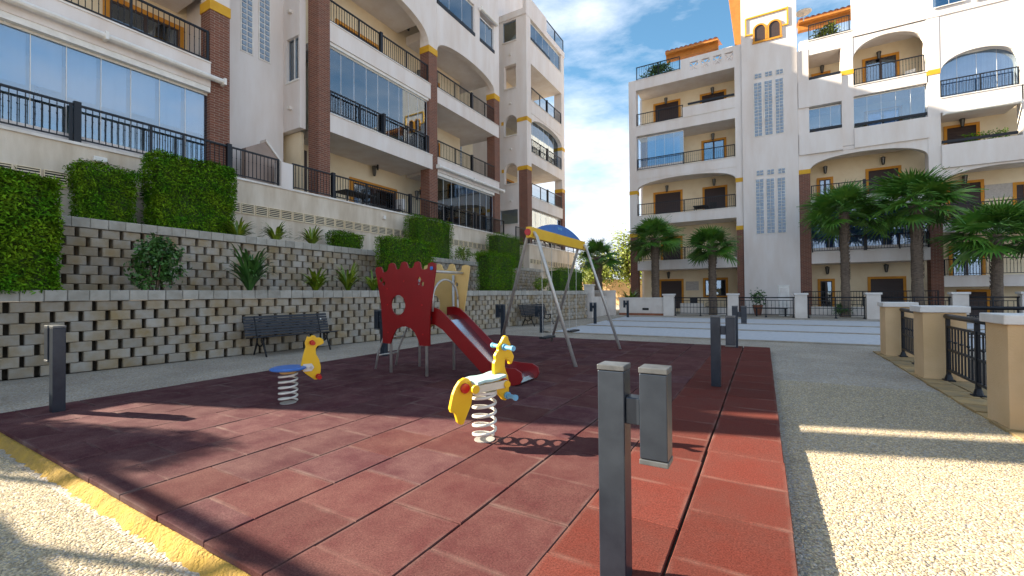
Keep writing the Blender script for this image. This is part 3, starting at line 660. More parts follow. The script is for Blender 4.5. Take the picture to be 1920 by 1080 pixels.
# ================================================================== RIGHT APARTMENT BUILDING
RY = 29.5
RT = lambda u, d, z: (u, RY+d, z)
RB = empty('apartment_building', (1.5, RY+5, 0), 0, 'white apartment block with glass-block stair tower and orange tiled roof behind the palms', 'building')
px = lambda x, y, d=0.0: (lambda p: (p[0], p[2]))(ony(x, y, RY+d))
D = 1.8
b = MB(RT); b.box(-7.28, -.95, D, 10, GZ, 14.95); b.box(1.9, 11.9, D, 10, GZ, 15.0); b.box(-.95, 1.9, .5, 10, GZ, 15); b.build('inner_wall', 'plaster_warm', RB)
MB(RT).box(-7.76, -7.28, 3.2, 10, GZ, 15.6).build('side_wall', 'plaster', RB)
WC = [(GZ, 'brick'), (4.95, 'band'), (5.2, 'plaster'), (7.85, 'band'), (8.1, 'plaster')]
column(RT, RB, -7.76, -7.28, 0, .6, WC+[(15.6, '')])
column(RT, RB, -1.32, -.95, 0, .6, WC+[(16.2, '')])
# tower
b = MB(RT); b.box(-.94, 1.86, -.1, .5, GZ, 20.6); b.build('tower', 'plaster', RB)
def gb(x0, x1, y0, y1):
    a, c = px(x0, y1), px(x1, y0); glass_blocks(RT, RB, a[0], c[0], -.1, a[1], c[1], 2, False)
for i, x0 in enumerate((1415, 1434.5, 1455)): gb(x0, x0+13, 155-4*i, 258-3*i); gb(x0, x0+13, 138-4*i, 150-4*i)
for i, x0 in enumerate((1418.5, 1438.5, 1459)): gb(x0, x0+13, 336-1.5*i, 439-1*i); gb(x0, x0+13, 319.5-2*i, 331-2*i)
# twin arched windows and the raised trim
aw = MB(RT); zz = 16.05
for u0, u1 in ((-.22, .32), (.52, 1.06)):
    lo = [(u0, zz), (u1, zz)]+[((u0+u1)/2+(u1-u0)/2*math.cos(PI*i/12), zz+.65+(u1-u0)/2*math.sin(PI*i/12)) for i in range(13)]
    MB(RT).prism([lo], -.13, -.11, 'd').build('shutter', 'shutter', RB, fix=True)
    ou = [(u0-.09, zz), (u1+.09, zz)]+[((u0+u1)/2+((u1-u0)/2+.09)*math.cos(PI*i/12), zz+.65+((u1-u0)/2+.09)*math.sin(PI*i/12)) for i in range(13)]
    aw.prism([ou, lo], -.17, -.1, 'd')
aw.box(-.34, 1.18, -.16, -.101, zz-.12, zz); aw.build('arch_surround', 'ochre', RB, fix=True)
b = MB(RT)
for a in ((-.72, -.64, 16.5, 17.55), (1.4, 1.48, 16.55, 17.6)): b.box(a[0], a[1], -.16, -.101, a[2], a[3])
b.box(-.64, 1.4, -.16, -.101, 17.5, 17.58); b.box(-.64, -.34, -.16, -.101, 16.5, 16.58); b.box(1.18, 1.4, -.16, -.101, 16.55, 16.63); b.build('trim', 'band', RB)
# left wing balconies
for z0, z1, zr in ((2.7, 3.28, 4.12), (5.72, 6.33, 7.17), (8.82, 9.4, 10.22)):
    f = fascia(RT, RB, -7.28, -1.32, z0, z1, D); railing(RT, f, -7.25, -1.35, .08, z1+.04, zr, (-4.3,))
b = MB(RT); b.prism([arch_loop(-7.28, -1.32, 8.0, 8.72, 8.82)], .02, .35, 'd'); b.build('arch_wall', 'plaster', RB, fix=True)
f = fascia(RT, RB, -7.28, -1.32, 11.78, 12.42, D); MB(RT).box(-4.3, -1.32, -.03, .16, 12.46, 13.08).build('parapet', 'plaster', f)
railing(RT, f, -7.25, -4.3, .08, 12.46, 13.3, (-5.8,)); MB(RT).box(-4.0, -1.34, .02, .09, 13.2, 13.32).build('handrail', 'rail', f)
g = fascia(RT, RB, -7.28, -4.3, 9.405, 9.42, .3, cop=False); panes(RT, g, [-7.26+i*.59 for i in range(6)], .22, 9.44, 11.7); MB(RT).box(-7.1, -4.6, .6, .63, 9.44, 11.5).build('curtain', 'curtain', g)
f5 = fascia(RT, RB, -7.28, -4.4, 14.9, 15.55, D)
railing(RT, f5, -7.25, -4.45, .08, 15.6, 16.5, (-5.8,))
hol = []
for x0 in (1293, 1315, 1337, 1359):
    a, c = px(x0, 112-(x0-1293)*.28), px(x0+15, 92-(x0-1293)*.28); hol.append([(a[0], 15.35), (c[0], 15.35), (c[0], 15.9), (a[0], 15.9)])
b = MB(RT); b.prism([[(-4.4, 14.9), (-1.32, 14.9), (-1.32, 16.2), (-4.4, 16.2)]]+hol, 0, .2, 'd'); p5 = b.build('parapet', 'plaster', RB, fix=True)
MB(RT).box(-4.4, -1.32, .2, D, 14.9, 15.2).build('ceiling_slab', 'plaster', RB)
for h in hol:
    b = MB(RT); (a, z0), (c, _), (_, z1), _ = h
    for q, (e, f_) in enumerate((((a, z0), (c, z1)), ((a, z1), (c, z0)))):
        dx, dz = f_[0]-e[0], f_[1]-e[1]; l = math.hypot(dx, dz); nx, nz = -dz/l*.035, dx/l*.035
        b.prism([[(e[0]-nx, e[1]-nz), (f_[0]-nx, f_[1]-nz), (f_[0]+nx, f_[1]+nz), (e[0]+nx, e[1]+nz)]], .06+.003*q, .14+.003*q, 'd')
    b.build('cross_grille', 'plaster', p5, fix=True)
def tiled_roof(par, u0, u1, d0, z0, d1, z1):
    """pantile roof rising from the eave (d0,z0) to the ridge (d1,z1)"""
    n = int((u1-u0)/.28); b = MB(RT); vs = []; fs = []; m = 8
    for i in range(n*m+1):
        u = u0+(u1-u0)*i/(n*m); h = .075*abs(math.sin(PI*i/m)); vs += [(u, d0, z0+h), (u, d1, z1+h)]
    for i in range(n*m): fs.append((i*2, i*2+2, i*2+3, i*2+1))
    b.add(vs, fs); b.box(u0, u1, d0+.06, d0+.12, z0-.1, z0+.03); r = b.build('roof', 'tile_roof', par)
    b = MB(RT); b.box(u0, u1, d0+.02, d0+.8, z0-.16, z0-.06); b.box(u0, u1, d0+.35, d0+.7, z0-.5, z0-.16); b.build('eave', 'wood_orange', r)
MB(RT).box(-5.3, -.9, 2.6, 9, 15.0, 16.9).build('penthouse', 'plaster', RB)
a, c = px(1248, 97, 2.2), px(1346, 72, 2.2)
tiled_roof(RB, a[0], c[0], 2.0, a[1]-.1, 6.5, a[1]+1.6)
b = MB(RT); b.box(-2.1, -1.5, 1.9, 2.3, 15, 17.2); b.build('chimney', 'plaster', RB)
b = MB(RT); b.prism([[(-.5, 16.4), (-.5, 22.5), (-1.9, 22.5), (-1.25, 16.4)]], 2.6, 3.2, 'd'); b.build('roof', 'wood_orange', RB, fix=True)
# doors and shutters of the left wing
for x0, x1, yt, z0, lf, nm in ((1237, 1281, 524, .1, 'shutter', 'door'), (1319, 1364, 522, .95, 'glass', 'window'), (1226, 1279, 362, 6.05, 'shutter', 'door'), (1318, 1363, 352, 6.05, 'shutter', 'door'),
        (1240, 1279, 445, 3.0, 'shutter', 'door'), (1316, 1361, 265, 9.1, 'glass', 'door'), (1226, 1275, 196, 12.05, 'shutter', 'door'), (1313, 1361, 178, 12.05, 'shutter', 'door')):
    a, c = px(x0, yt, D), px(x1, yt, D); opening(RT, RB, a[0]+.1, c[0]-.1, D, z0, a[1]-.12 if nm == 'door' else a[1]-.1, lf, nm)
for x, y in ((1254, 516), (1251, 354), (1339, 342), (1337, 257), (1249, 190), (1336, 171)):
    p = px(x, y, D-.1); lantern(RB, RT, p[0], D, p[1], 0)
p = px(1298, 536, D); MB(RT).box(p[0]-.4, p[0]+.4, D-.04, D, p[1]-.3, p[1]+.3).build('plaque', 'sign', RB)
# right wing: columns
column(RT, RB, 1.87, 2.4, -.02, .6, [(GZ, 'brick'), (7.85, 'band'), (8.1, 'plaster'), (14.9, '')])
column(RT, RB, 7.36, 7.84, 0, .6, [(GZ, 'brick'), (6.3, 'band'), (6.6, 'plaster'), (12.1, 'band'), (12.35, 'plaster'), (15.0, '')])
column(RT, RB, 3.88, 4.4, 0, .5, [(9.12, 'plaster'), (13.0, 'band'), (13.25, 'plaster'), (14.54, '')])
for z0, z1, zr in ((2.75, 3.34, 4.2), (5.73, 6.32, 7.16)):
    f = fascia(RT, RB, 2.4, 7.36, z0, z1, D); railing(RT, f, 2.43, 7.33, .08, z1+.04, zr, (3.7, 6.2), fat=(4.8,))
g = fascia(RT, RB, 2.4, 7.36, 3.345, 3.36, .3, cop=False); panes(RT, g, [2.42+i*.82 for i in range(7)], .25, 3.38, 5.72)
for i in range(6): MB(RT).box(2.46+i*.82, 3.2+i*.82, .7, .73, 3.4, 5.7).build('curtain', 'curtain_and_sky_blue', g)
b = MB(RT); b.prism([arch_loop(2.4, 7.36, 7.95, 8.72, 8.9)], .02, .35, 'd'); b.build('arch_wall', 'plaster', RB, fix=True)
f = fascia(RT, RB, 2.4, 7.36, 8.9, 9.1, D, cop=False)
MB(RT).box(1.9, 3.88, -.12, .12, 8.92, 10.12).build('parapet', 'plaster', f); MB(RT).box(4.4, 7.4, -.06, .14, 8.93, 10.0).build('parapet', 'plaster', f)
panes(RT, f, [2.4, 2.9, 3.4, 3.88], .2, 10.12, 11.55); panes(RT, f, [4.4+i*.59 for i in range(6)], .2, 10.0, 11.72)
b = MB(RT); b.box(2.42, 3.88, .0, .07, 10.2, 10.34); b.box(4.42, 7.34, .0, .07, 10.12, 10.26); b.build('handrail', 'rail', f)
f = fascia(RT, RB, 4.4, 7.4, 11.75, 12.3, D); railing(RT, f, 4.43, 7.3, .08, 12.34, 13.25, ())
b = MB(RT); b.box(1.9, 3.88, -.1, D, 11.6, 11.9); b.box(1.9, 3.88, -.1, .12, 11.9, 13.1); b.build('balcony', 'plaster', RB)
MB(RT).box(2.42, 3.88, 0, .07, 13.15, 13.29).build('handrail', 'rail', RB)
b = MB(RT); b.prism([arch_loop(4.4, 7.36, 13.6, 14.75, 14.95)], .02, .35, 'd'); b.build('arch_wall', 'plaster', RB, fix=True)
f = fascia(RT, RB, 2.4, 4.4, 14.55, 15.35, D); railing(RT, f, 2.43, 4.3, .08, 15.39, 16.3, ())
MB(RT).box(4.4, 12, -.02, .3, 15.0, 17.4).build('parapet', 'plaster', RB); MB(RT).box(4.4, 11.9, .3, 10, 15.0, 15.3).build('roof_slab', 'plaster', RB)
MB(RT).box(2.2, 7.5, 3.0, 9, 15.0, 16.9).build('penthouse', 'plaster', RB)
a = px(1508, 30, 2.2); tiled_roof(RB, a[0]-.3, 7.6, 2.2, a[1]-.15, 6.5, a[1]+1.5)
for x0, x1, yt, z0, lf in ((1538, 1560, 524, .1, 'glass'), (1632, 1693, 520, .1, 'shutter'), (1536, 1557, 335, 6.05, 'glass'), (1628, 1684, 318, 6.05, 'shutter'), (1622, 1680, 112, 12.05, 'glass'), (1526, 1552, 140, 11.95, 'shutter'), (1528, 1556, 240, 9.1, 'glass'), (1625, 1686, 210, 9.1, 'glass')):
    a, c = px(x0, yt, D), px(x1, yt, D); opening(RT, RB, a[0], c[0], D, z0, max(a[1]-.1, z0+1.7), lf, 'door')
for x, y in ((1551, 507), (1661, 503), (1547, 319), (1655, 302), (1647, 105), (1541, 131)):
    p = px(x, y, D-.1); lantern(RB, RT, p[0], D, p[1], 0)
# rightmost stepped part
for z0, z1, zr in ((1.37, 1.88, 2.75), (4.1, 4.66, 5.5)):
    f = fascia(RT, RB, 7.84, 11.9, z0, z1, D); railing(RT, f, 7.86, 11.9, .08, z1+.04, zr, (9.6,))
b = MB(RT); b.prism([arch_loop(7.84, 12.5, 6.4, 7.2, 7.3)], .02, .35, 'd'); b.build('arch_wall', 'plaster', RB, fix=True)
f = fascia(RT, RB, 7.84, 11.9, 7.3, 7.5, D, cop=False); MB(RT).box(7.84, 10.8, -.08, .12, 7.3, 8.45).build('parapet', 'plaster', f); MB(RT).box(7.86, 10.5, -.02, .05, 8.55, 8.68).build('handrail', 'rail', f)
f = fascia(RT, RB, 7.84, 10.7, 10.1, 10.82, D); railing(RT, f, 7.86, 10.6, .08, 10.86, 11.75, (9.3,))
awning(RT, f, 7.9, 10.6, -.1, 10.0)
b = MB(RT); b.prism([arch_loop(7.84, 10.65, 11.9, 13.0, 15.0)], .02, .35, 'd'); b.build('arch_wall', 'plaster', RB, fix=True)
panes(RT, f, [7.86+i*.7 for i in range(5)], .36, 10.86, 13.0); MB(RT).box(7.9, 10.6, .6, .63, 10.9, 13.0).build('curtain', 'curtain', f)
MB(RT).box(10.65, 11.9, 0, .5, 7.3, 15.0).build('column', 'plaster', RB)
panes(RT, RB, [7.6, 8.2, 8.8], -.08, 15.4, 16.9, 'glassdark'); panes(RT, RB, [9.1+i*.62 for i in range(5)], -.08, 15.3, 16.9, 'glassdark')
for x0, x1, yt, z0, lf in ((1780, 1838, 345, 4.4, 'shutter'), (1905, 1919, 345, 4.4, 'shutter'), (1775, 1830, 240, 7.6, 'shutter'), (1785, 1840, 465, 1.66, 'glass'), (1800, 1850, 560, GZ, 'shutter')):
    a, c = px(x0, yt, D), px(x1, yt, D); opening(RT, RB, a[0], c[0], D, z0, max(a[1]-.05, z0+1.2), lf, 'door')
for x, y in ((1808, 337), (1803, 231)): p = px(x, y, D-.1); lantern(RB, RT, p[0], D, p[1], 0)
p = px(1872, 358, D); MB(RT).box(p[0]-.5, p[0]+.5, D-.04, D, p[1]-.35, p[1]+.35).build('plaque', 'sign', RB)
b = MB(RT); b.lathe([(.05, 0), (.36, .06), (.42, .12)], 2.3, 1.2, 20); b.tube([(2.3, 1.2, -.4), (2.3, 1.2, 0)], .03); o = b.build('satellite_dish', 'wallpale', RB); 
o.location = (0, 0, 17.6)
# ================================================================== FRONT GARDEN WALL AND FENCE OF THE RIGHT BUILDING
WY = 25.4
def gate_pier(name, x, y, sx, sy, z1, label, group, m='wallpale', over=.05):
    r = empty(name, (x, y, GZ), 0, label, 'gate pier', group)
    MB().box(x-sx/2, x+sx/2, y-sy/2, y+sy/2, GZ, z1-.09).build('shaft', m, r, bevel=.006); MB().box(x-sx/2-over, x+sx/2+over, y-sy/2-over, y+sy/2+over, z1-.09, z1).build('cap', 'piercap', r, bevel=.01)
def fence_panel(p0, p1, z0, z1, label, sp=.13, feet=True, tuber=.03, single=False, group='dark metal fence panels'):
    v = Vector((p1[0]-p0[0], p1[1]-p0[1], 0)); L = v.length; v.normalize(); rz = math.atan2(v.y, v.x)
    r = empty('fence', (p0[0], p0[1], z0), rz, label, 'fence', group, world=False)
    MB().tube([(0, 0, z1-z0), (L, 0, z1-z0)], tuber, 10).build('top_rail', 'rail', r, smooth=True)
    h = z1-z0; MB().box(.03, L-.03, -.018, .018, .14, .17).build('bottom_rail', 'rail', r); MB().box(.03, L-.03, -.012, .012, h*.47, h*.47+.03).build('mid_rail', 'rail', r); MB().box(.03, L-.03, -.012, .012, h-.16, h-.13).build('upper_rail', 'rail', r)
    for u in (.06, L*.5, L-.06) if L > 1.2 else (.06, L-.06):
        b = MB(); b.box(u-.022, u+.022, -.022, .022, 0, h); b.box(u-.06, u+.06, -.06, .06, 0, .02); b.lathe([(.05, .02), (.03, .09)], u, 0, 10); b.build('post', 'rail', r)
    n = int(L/sp); j = MB()
    for i in range(1, n):
        u = L*i/n; b = MB() if single else j
        b.box(u-.008, u+.008, -.008, .008, .17, h-.13)
        q = .022; zc = h*.62
        if i % 2: b.add([(u-q, 0, zc), (u, -q, zc), (u+q, 0, zc), (u, q, zc), (u, 0, zc-q*1.5), (u, 0, zc+q*1.5)], [(0, 1, 5), (1, 2, 5), (2, 3, 5), (3, 0, 5), (1, 0, 4), (2, 1, 4), (3, 2, 4), (0, 3, 4)])
        if single: b.build('baluster', 'rail', r)
    if not single: o = j.build('balusters', 'rail', r); o['kind'] = 'stuff'
    return r
gw = empty('garden_wall', (-6, WY, GZ), 0, 'low pale plastered wall with terracotta base beyond the court', 'wall')
MB().box(-7.35, -4.6, WY-.1, WY+.1, GZ, .86).build('wall', 'wallpale', gw); MB().box(-7.4, -4.55, WY-.13, WY+.13, .86, .92).build('coping', 'piercap', gw); MB().box(-7.35, -4.6, WY-.14, WY-.1, GZ, .02).build('base_course', 'redbase', gw)
MB().box(-6.0, -5.65, WY-.115, WY-.1, .2, .32).build('wall_light', 'rail', gw)
xs = [(-4.55, .55), (-1.35, .5), (1.6, .5), (4.35, .5), (7.2, .5), (9.2, .45), (11.6, .45)]
lab = ['beside the low pale wall', 'in front of the stair tower left corner', 'in front of the brick column by the stair tower', 'between the tall palms at the court fence', 'beyond the beige fence piers', 'farthest along the court fence', 'at the end of the court fence']
for (x, wd), l in zip(xs, lab): gate_pier('gate_pier', x, WY, wd, .4, 1.12, 'pale plastered gate pier '+l, 'piers of the court fence')
flab = ['left ground floor terrace', 'stair tower', 'right ground floor terrace', 'tallest palm', 'rightmost terrace', 'rightmost palm']
for (a, b_), l in zip(zip(xs[:-1], xs[1:]), flab): fence_panel((a[0]+a[1]/2, WY), (b_[0]-b_[1]/2, WY), GZ, .9, 'dark metal fence panel at the court in front of the '+l, .16)
inner = empty('terrace_wall', (2, 27.6, GZ), 0, 'low white wall of the ground floor terraces behind the court fence', 'wall')
for x0, x1, z in ((-4.3, -3.0, .55), (-3.0, -1.6, .3), (2.2, 7.3, .4)): MB().box(x0, x1, 27.5, 27.62, GZ, z).build('wall', 'wallpale', inner)
railing(lambda u, d, z: (u, 28.6+d, z), RB, 1.9, 7.4, 0, .4, 1.2, (4.5,))
cab = empty('utility_box', (1.0, 27.2, GZ), 0, 'white narrow utility cabinet standing by the stair tower', 'cabinet')
MB().box(.72, 1.2, 27.0, 27.4, GZ, 1.5).build('body', 'white', cab, bevel=.01); MB().box(.68, 1.24, 26.96, 27.44, 1.5, 1.55).build('lid', 'white', cab); MB().box(.76, 1.16, 26.985, 26.999, .1, 1.4).build('door', 'piercap', cab)
# beige piers and fence along the gravel path
PP = [(2.32, 11.35), (2.24, 8.68), (2.17, 5.95)]
for (x, y), l in zip(PP, ('farthest from the path shadow, at the fence corner', 'between the two fence panels', 'at the gravel path, warm lit')): gate_pier('gate_pier', x, y, .46, .46, .97, 'square beige pier '+l, 'beige path piers', 'pier', .035)
gate_pier('gate_pier', 2.1, 3.3, .46, .46, .97, 'square beige pier beside the sunlit gravel', 'beige path piers', 'pier', .035)
for (a, c), l in zip(zip(PP[:-1], PP[1:]), ('second panel along the gravel path, by the corner pier', 'first panel along the gravel path, with knobbed bars')):
    fence_panel((a[0]+.02, a[1]-.23), (c[0]+.02, c[1]+.23), -.08, .83, 'dark metal fence, '+l, .115, single=True, group='path fence panels', tuber=.035)
fence_panel((PP[2][0]+.02, PP[2][1]-.23), (2.12, 3.53), -.08, .83, 'dark metal fence beside the sunlit gravel path', .115, group='path fence panels', tuber=.035)
fence_panel((2.55, 11.4), (9.5, 11.8), GZ, .86, 'dark metal fence running away from the beige corner pier', .13, group='path fence panels', tuber=.035)
st = empty('stone_kerb', (2.2, 8, GZ), 0, 'ochre flagstone strip under the path fence', 'kerb')
y = 1.5
while y < 11.8:
    l = random.uniform(.35, .6); xo = 1.87+.03*(y-4)/1.0*.6
    for x0, x1 in ((xo, xo+.3), (xo+.3, xo+.62)):
        q = lambda s=.015: random.uniform(-s, s)
        b = MB(); b.prism([[(x0+.01+q(), y+.01+q()), (x1-.01+q(), y+.01+q()), (x1-.01+q(), y+l-.01+q()), (x0+.01+q(), y+l-.01+q())]], GZ-.01, GZ+.022+q(.006), 'z'); b.build('flagstone', 'flag', st, fix=True)
    y += l
me = np_mesh('planting_bed', np.array([(2.55, -5, GZ+.006), (14, -5, GZ+.006), (14, 11.3, GZ+.006), (2.55, 11.3, GZ+.006)]), np.array([(0, 1, 2, 3)]), ['soil']); tag(link(bpy.data.objects.new('planting_bed', me)), kind='structure')
# ================================================================== BOLLARD LIGHTS
def make_bollard(name):
    r = empty(name, world=False)
    MB().box(-.056, .056, -.05, .05, 0, .875).build('post', 'bollard', r, bevel=.004)
    MB().box(-.058, .058, -.052, .052, .877, .9).build('post_cap', 'capmetal_sunlit', r, bevel=.003)
    MB().box(.057, .116, -.034, .034, .66, .77).build('connector', 'bollard', r, bevel=.004)
    MB().box(.117, .225, -.05, .05, .535, .875).build('lamp_head', 'bollard', r, bevel=.004)
    for z0, z1 in ((.877, .9), (.512, .533)): MB().box(.115, .227, -.052, .052, z0, z1).build('lamp_cap', 'capmetal_sunlit', r, bevel=.003)
    return r
BO = [(-.553, 1.815, 0, 0, 'grey metal H-shaped bollard light on sunlit tiles beside the path edge'), (-.53, 6.1, 0, 0, 'dark H-shaped bollard light at the middle of the path side of the mat'),
      (-.53, 10.55, 0, 0, 'dark H-shaped bollard light at the court corner of the mat'), (-6.45, 1.55, PI, 0, 'dark bollard light on the shaded corner of the mat by the lower block wall'),
      (-6.45, 6.1, PI, 0, 'dark bollard light behind the red slide tower'), (-6.45, 10.6, PI, 0, 'dark bollard light behind the swing leg at the mat edge'),
      (-6.35, 12.9, PI, GZ, 'dark bollard light in front of the farther bench'), (-6.15, 17.6, PI, GZ, 'dark bollard light at the left edge of the court'), (-6.2, 22.9, PI, GZ, 'dark bollard light by the low pale wall')]
b0 = make_bollard('bollard_light')
for i, (x, y, rz, z, l) in enumerate(BO):
    o = b0 if i == 0 else copy_tree(b0)
    o.location = (x, y, z); o.rotation_euler = (0, 0, rz); tag(o, l, 'bollard', 'bollard lights around the playground')
# ================================================================== BENCHES (long side along y, facing +x)
def make_bench():
    r = empty('bench', world=False); L = 1.9
    prof = []   # slat centres (x, z, angle)
    for k in range(5): prof.append((.36-.085*k, .42-.006*k+(.01 if k == 0 else 0), .02))
    for k in range(7):
        t = k/6; prof.append((-.055-.11*t-.02*t*t, .455+.37*t, 1.25))
    for x, z, a in prof:
        b = MB(); c, s = math.cos(a), math.sin(a); hw, ht = .034, .011
        pts = [(x+dx*c-dz*s*-1*-1, z+dx*s+dz*c) for dx, dz in ((-hw, -ht), (hw, -ht), (hw, ht), (-hw, ht))]
        if a > 1: pts = [(x-dx*.3-dz, z+dx*.95) for dx, dz in ((-hw*.75, -ht), (hw*.75, -ht), (hw*.75, ht), (-hw*.75, ht))]
        b.prism([pts], -L/2, L/2, 'd'); b.build('slat', 'bench', r, fix=True)
    for s in (-.72, .72):
        b = MB(); tb = lambda p, q=.016: b.tube([(x, s, z) for x, z in p], q, 6)
        tb([(.37, .405), (.2, .395), (0, .39), (-.04, .44), (-.10, .62), (-.19, .84)])
        tb([(.28, .39), (.27, .30), (.33, .18), (.40, .06), (.42, 0)], .02); tb([(-.02, .39), (-.03, .28), (-.10, .14), (-.16, .04), (-.17, 0)], .02)
        tb([(.27, .30), (.18, .22), (.10, .20), (.02, .23), (-.03, .28)]); tb([(.20, .39), (.16, .33), (.19, .28), (.23, .31), (.2, .34)], .009)
        b.build('leg_frame', 'iron', r, smooth=True)
    return r
be = make_bench(); ang = -math.atan(.121)
be.location = (-9.42, 6.08, GZ); be.rotation_euler = (0, 0, ang); tag(be, 'dark slatted park bench against the block wall behind the rooster spring rider', 'bench', 'park benches')
MB().lathe([(.02, 0), (.02, .002)], n=10).build('sticker', 'white', be).matrix_basis = Matrix.Translation((-.125, .78, .72)) @ Matrix.Rotation(PI/2, 4, 'Y')
b2 = copy_tree(be); b2.location = (-8.15, 16.0, GZ); tag(b2, 'dark slatted park bench seen through the swing near the wall end', 'bench', 'park benches')
# ================================================================== SLIDE TOWER
SY0, SY1 = 4.82, 5.52
cr = lambda x, y: (690+x/4, 470+y/4)
sl_ = empty('slide', (-4.6, 5.17, 0), 0, 'red castle play tower with steel bed slide and beige back panel', 'slide')
out = [(62, 150), (70, 125), (105, 122), (120, 165), (145, 160), (158, 140), (165, 102), (185, 92), (205, 97), (220, 140), (232, 142), (245, 135), (256, 92), (276, 82), (295, 88), (310, 130), (330, 133), (346, 125), (358, 88), (380, 80), (396, 88), (408, 138), (430, 142), (452, 133), (458, 98), (486, 86), (515, 97), (515, 130), (470, 480), (470, 715), (395, 712), (380, 660), (355, 610), (325, 580), (290, 568), (255, 570), (220, 590), (198, 630), (185, 665), (175, 698), (118, 690), (118, 600), (105, 400), (75, 210)]
def loop_px(pts, Y): return [(lambda p: (p[0], p[2]))(ony(*cr(*q), Y)) for q in pts]
ol = loop_px(out, SY0)
def ell(cx, cy, rx, rz, n=20): return [(cx+rx*math.cos(2*PI*k/n), cy+rz*math.sin(2*PI*k/n)) for k in range(n)]
hc = ony(*cr(233, 408), SY0); hol = [ell(hc[0], hc[2], .148, .152)]
for x, y, rx, rz in ((392, 218, .035, .042), (416, 250, .03, .035), (386, 250, .016, .02), (105, 220, .032, .04), (126, 245, .03, .035)):
    p = ony(*cr(x, y), SY0); hol.append(ell(p[0], p[2], rx, rz, 10))
b = MB(); b.prism([ol]+hol, SY0-.022, SY0, 'd'); rp = b.build('castle_panel', 'red', sl_, fix=True, bevel=.005)
b = MB()
for x, y in ((270, 228), (145, 285), (148, 405), (405, 408), (412, 628), (152, 612)):
    p = ony(*cr(x, y), SY0-.02); b.lathe([(.012, 0), (.012, .008)], 0, 0, 8) if False else b.box(p[0]-.009, p[0]+.009, SY0-.028, SY0-.022, p[2]-.009, p[2]+.009)
b.build('bolts', 'redcap', rp)
p = ony(*cr(480, 132), SY0-.02); MB().box(p[0]-.025, p[0]+.025, SY0-.04, SY0-.022, p[2]-.025, p[2]+.025).build('bolt_cap', 'blue', rp, bevel=.008)
b = MB(); b.prism([[(x+.07, z) for x, z in ol]]+[[(x+.07, z) for x, z in h] for h in hol], SY1, SY1+.022, 'd'); b.build('castle_panel', 'beige', sl_, fix=True, bevel=.005, label='beige rear castle panel')
for x, y, zt in ((-4.98, 4.85, 1.45), (-4.26, 4.85, 1.5), (-4.26, 5.49, 1.5), (-4.98, 5.49, 1.45)):
    MB().tube([(x, y, 0), (x, y, zt)], .022, 10).build('post', 'steel', sl_, smooth=True)
MB().box(-5.02, -4.2, 4.84, 5.5, .82, .87).build('platform', 'rubberseat', sl_)
MB().tube([(-4.1, SY0, 1.53), (-4.1, SY1, 1.53)], .02, 8).build('cross_bar', 'steel', sl_, smooth=True)
yc = (SY0+SY1)/2; MB().tube([(-4.16, yc+.3*math.cos(a), (1.12 if a in (0, PI) else 1.12)+.3*math.sin(a)) for a in [PI*k/14 for k in range(15)]] + [(-4.16, yc-.3, .95)], .016, 8).build('hoop', 'steel', sl_, smooth=True)
MB().tube([(-4.16, yc+.3, 1.12), (-4.16, yc+.3, .92)], .016, 8).build('hoop_leg', 'steel', sl_, smooth=True)
# ladder on the wall side
for y in (4.97, 5.42): MB().tube([(-5.45, y, 0), (-5.38, y, .3), (-5.2, y, .62), (-5.03, y, .84)], .017, 8).build('ladder_rail', 'steel', sl_, smooth=True)
for t, x in ((.22, -5.4), (.5, -5.27), (.72, -5.13)): MB().tube([(x, 4.97, t), (x, 5.42, t)], .014, 8).build('rung', 'steel', sl_, smooth=True)
# slide chute: two side cheeks and the steel bed
top = [(-4.3, 1.0), (-4.16, 1.01), (-4.05, .98), (-3.94, .90), (-3.22, .30), (-3.1, .235), (-2.95, .225), (-2.8, .225), (-2.71, .18), (-2.69, .1), (-2.73, .03), (-2.82, .0)]
bot = [(-2.98, .0), (-3.1, .02), (-3.28, .09), (-4.0, .69), (-4.15, .76), (-4.3, .76)]
for y, in ((4.90,), (5.38,)): b = MB(); b.prism([top+bot], y-.012, y+.012, 'd'); b.build('side_cheek', 'red', sl_, fix=True, bevel=.004)
bed = [(-4.3, .885), (-4.1, .88), (-3.98, .82), (-3.26, .20), (-3.14, .13), (-3.0, .11), (-2.85, .11), (-2.78, .08), (-2.76, .03)]
b = MB(); b.prism([bed+[(x, z-.012) for x, z in reversed(bed)]], 4.913, 5.367, 'd'); b.build('slide_bed', 'steelbed', sl_, fix=True)
# ================================================================== SWING
sg = empty('swing', (-3.6, 8.25, 0), 0, 'steel A-frame double swing with yellow beam and blue arched panel', 'swing')
y0, y1, zt = 6.98, 9.5, 2.3; xm = -3.62
for y, dy in ((y0, -.4), (y1, -.38)):
    for s in (-1, 1):
        sh = -.38*s
        foot = (xm+s*.98, y+sh*(1 if True else 0), 0)
        pts = [foot, (xm+s*.13, y+sh*.13, zt-.09), (xm+s*.07, y+sh*.07, zt-.01), (xm, y, zt+.02)]
        MB().tube(pts, .031, 12).build('leg', 'steel', sg, smooth=True)
MB().box(xm-.05, xm+.05, y0-.14, y1+.08, zt-.1, zt+.1).build('beam', 'yellow', sg, bevel=.01)
b = MB(); arc = [(6.98+.2, zt+.102)]+[(7.18+(9.35-7.18)*k/16, zt+.102+.2*math.sin(PI*k/16)**.8) for k in range(1, 16)]+[(9.35, zt+.102)]
b.prism([arc], xm-.02, xm+.02, 'u'); b.build('arched_panel', 'blue', sg, fix=True)
b = MB(); 
for k in range(3): b.box(xm+.021, xm+.026, 8.1+.07*k, 8.14+.07*k, zt+.2, zt+.25)
b.build('emblem', 'lightblue', sg)
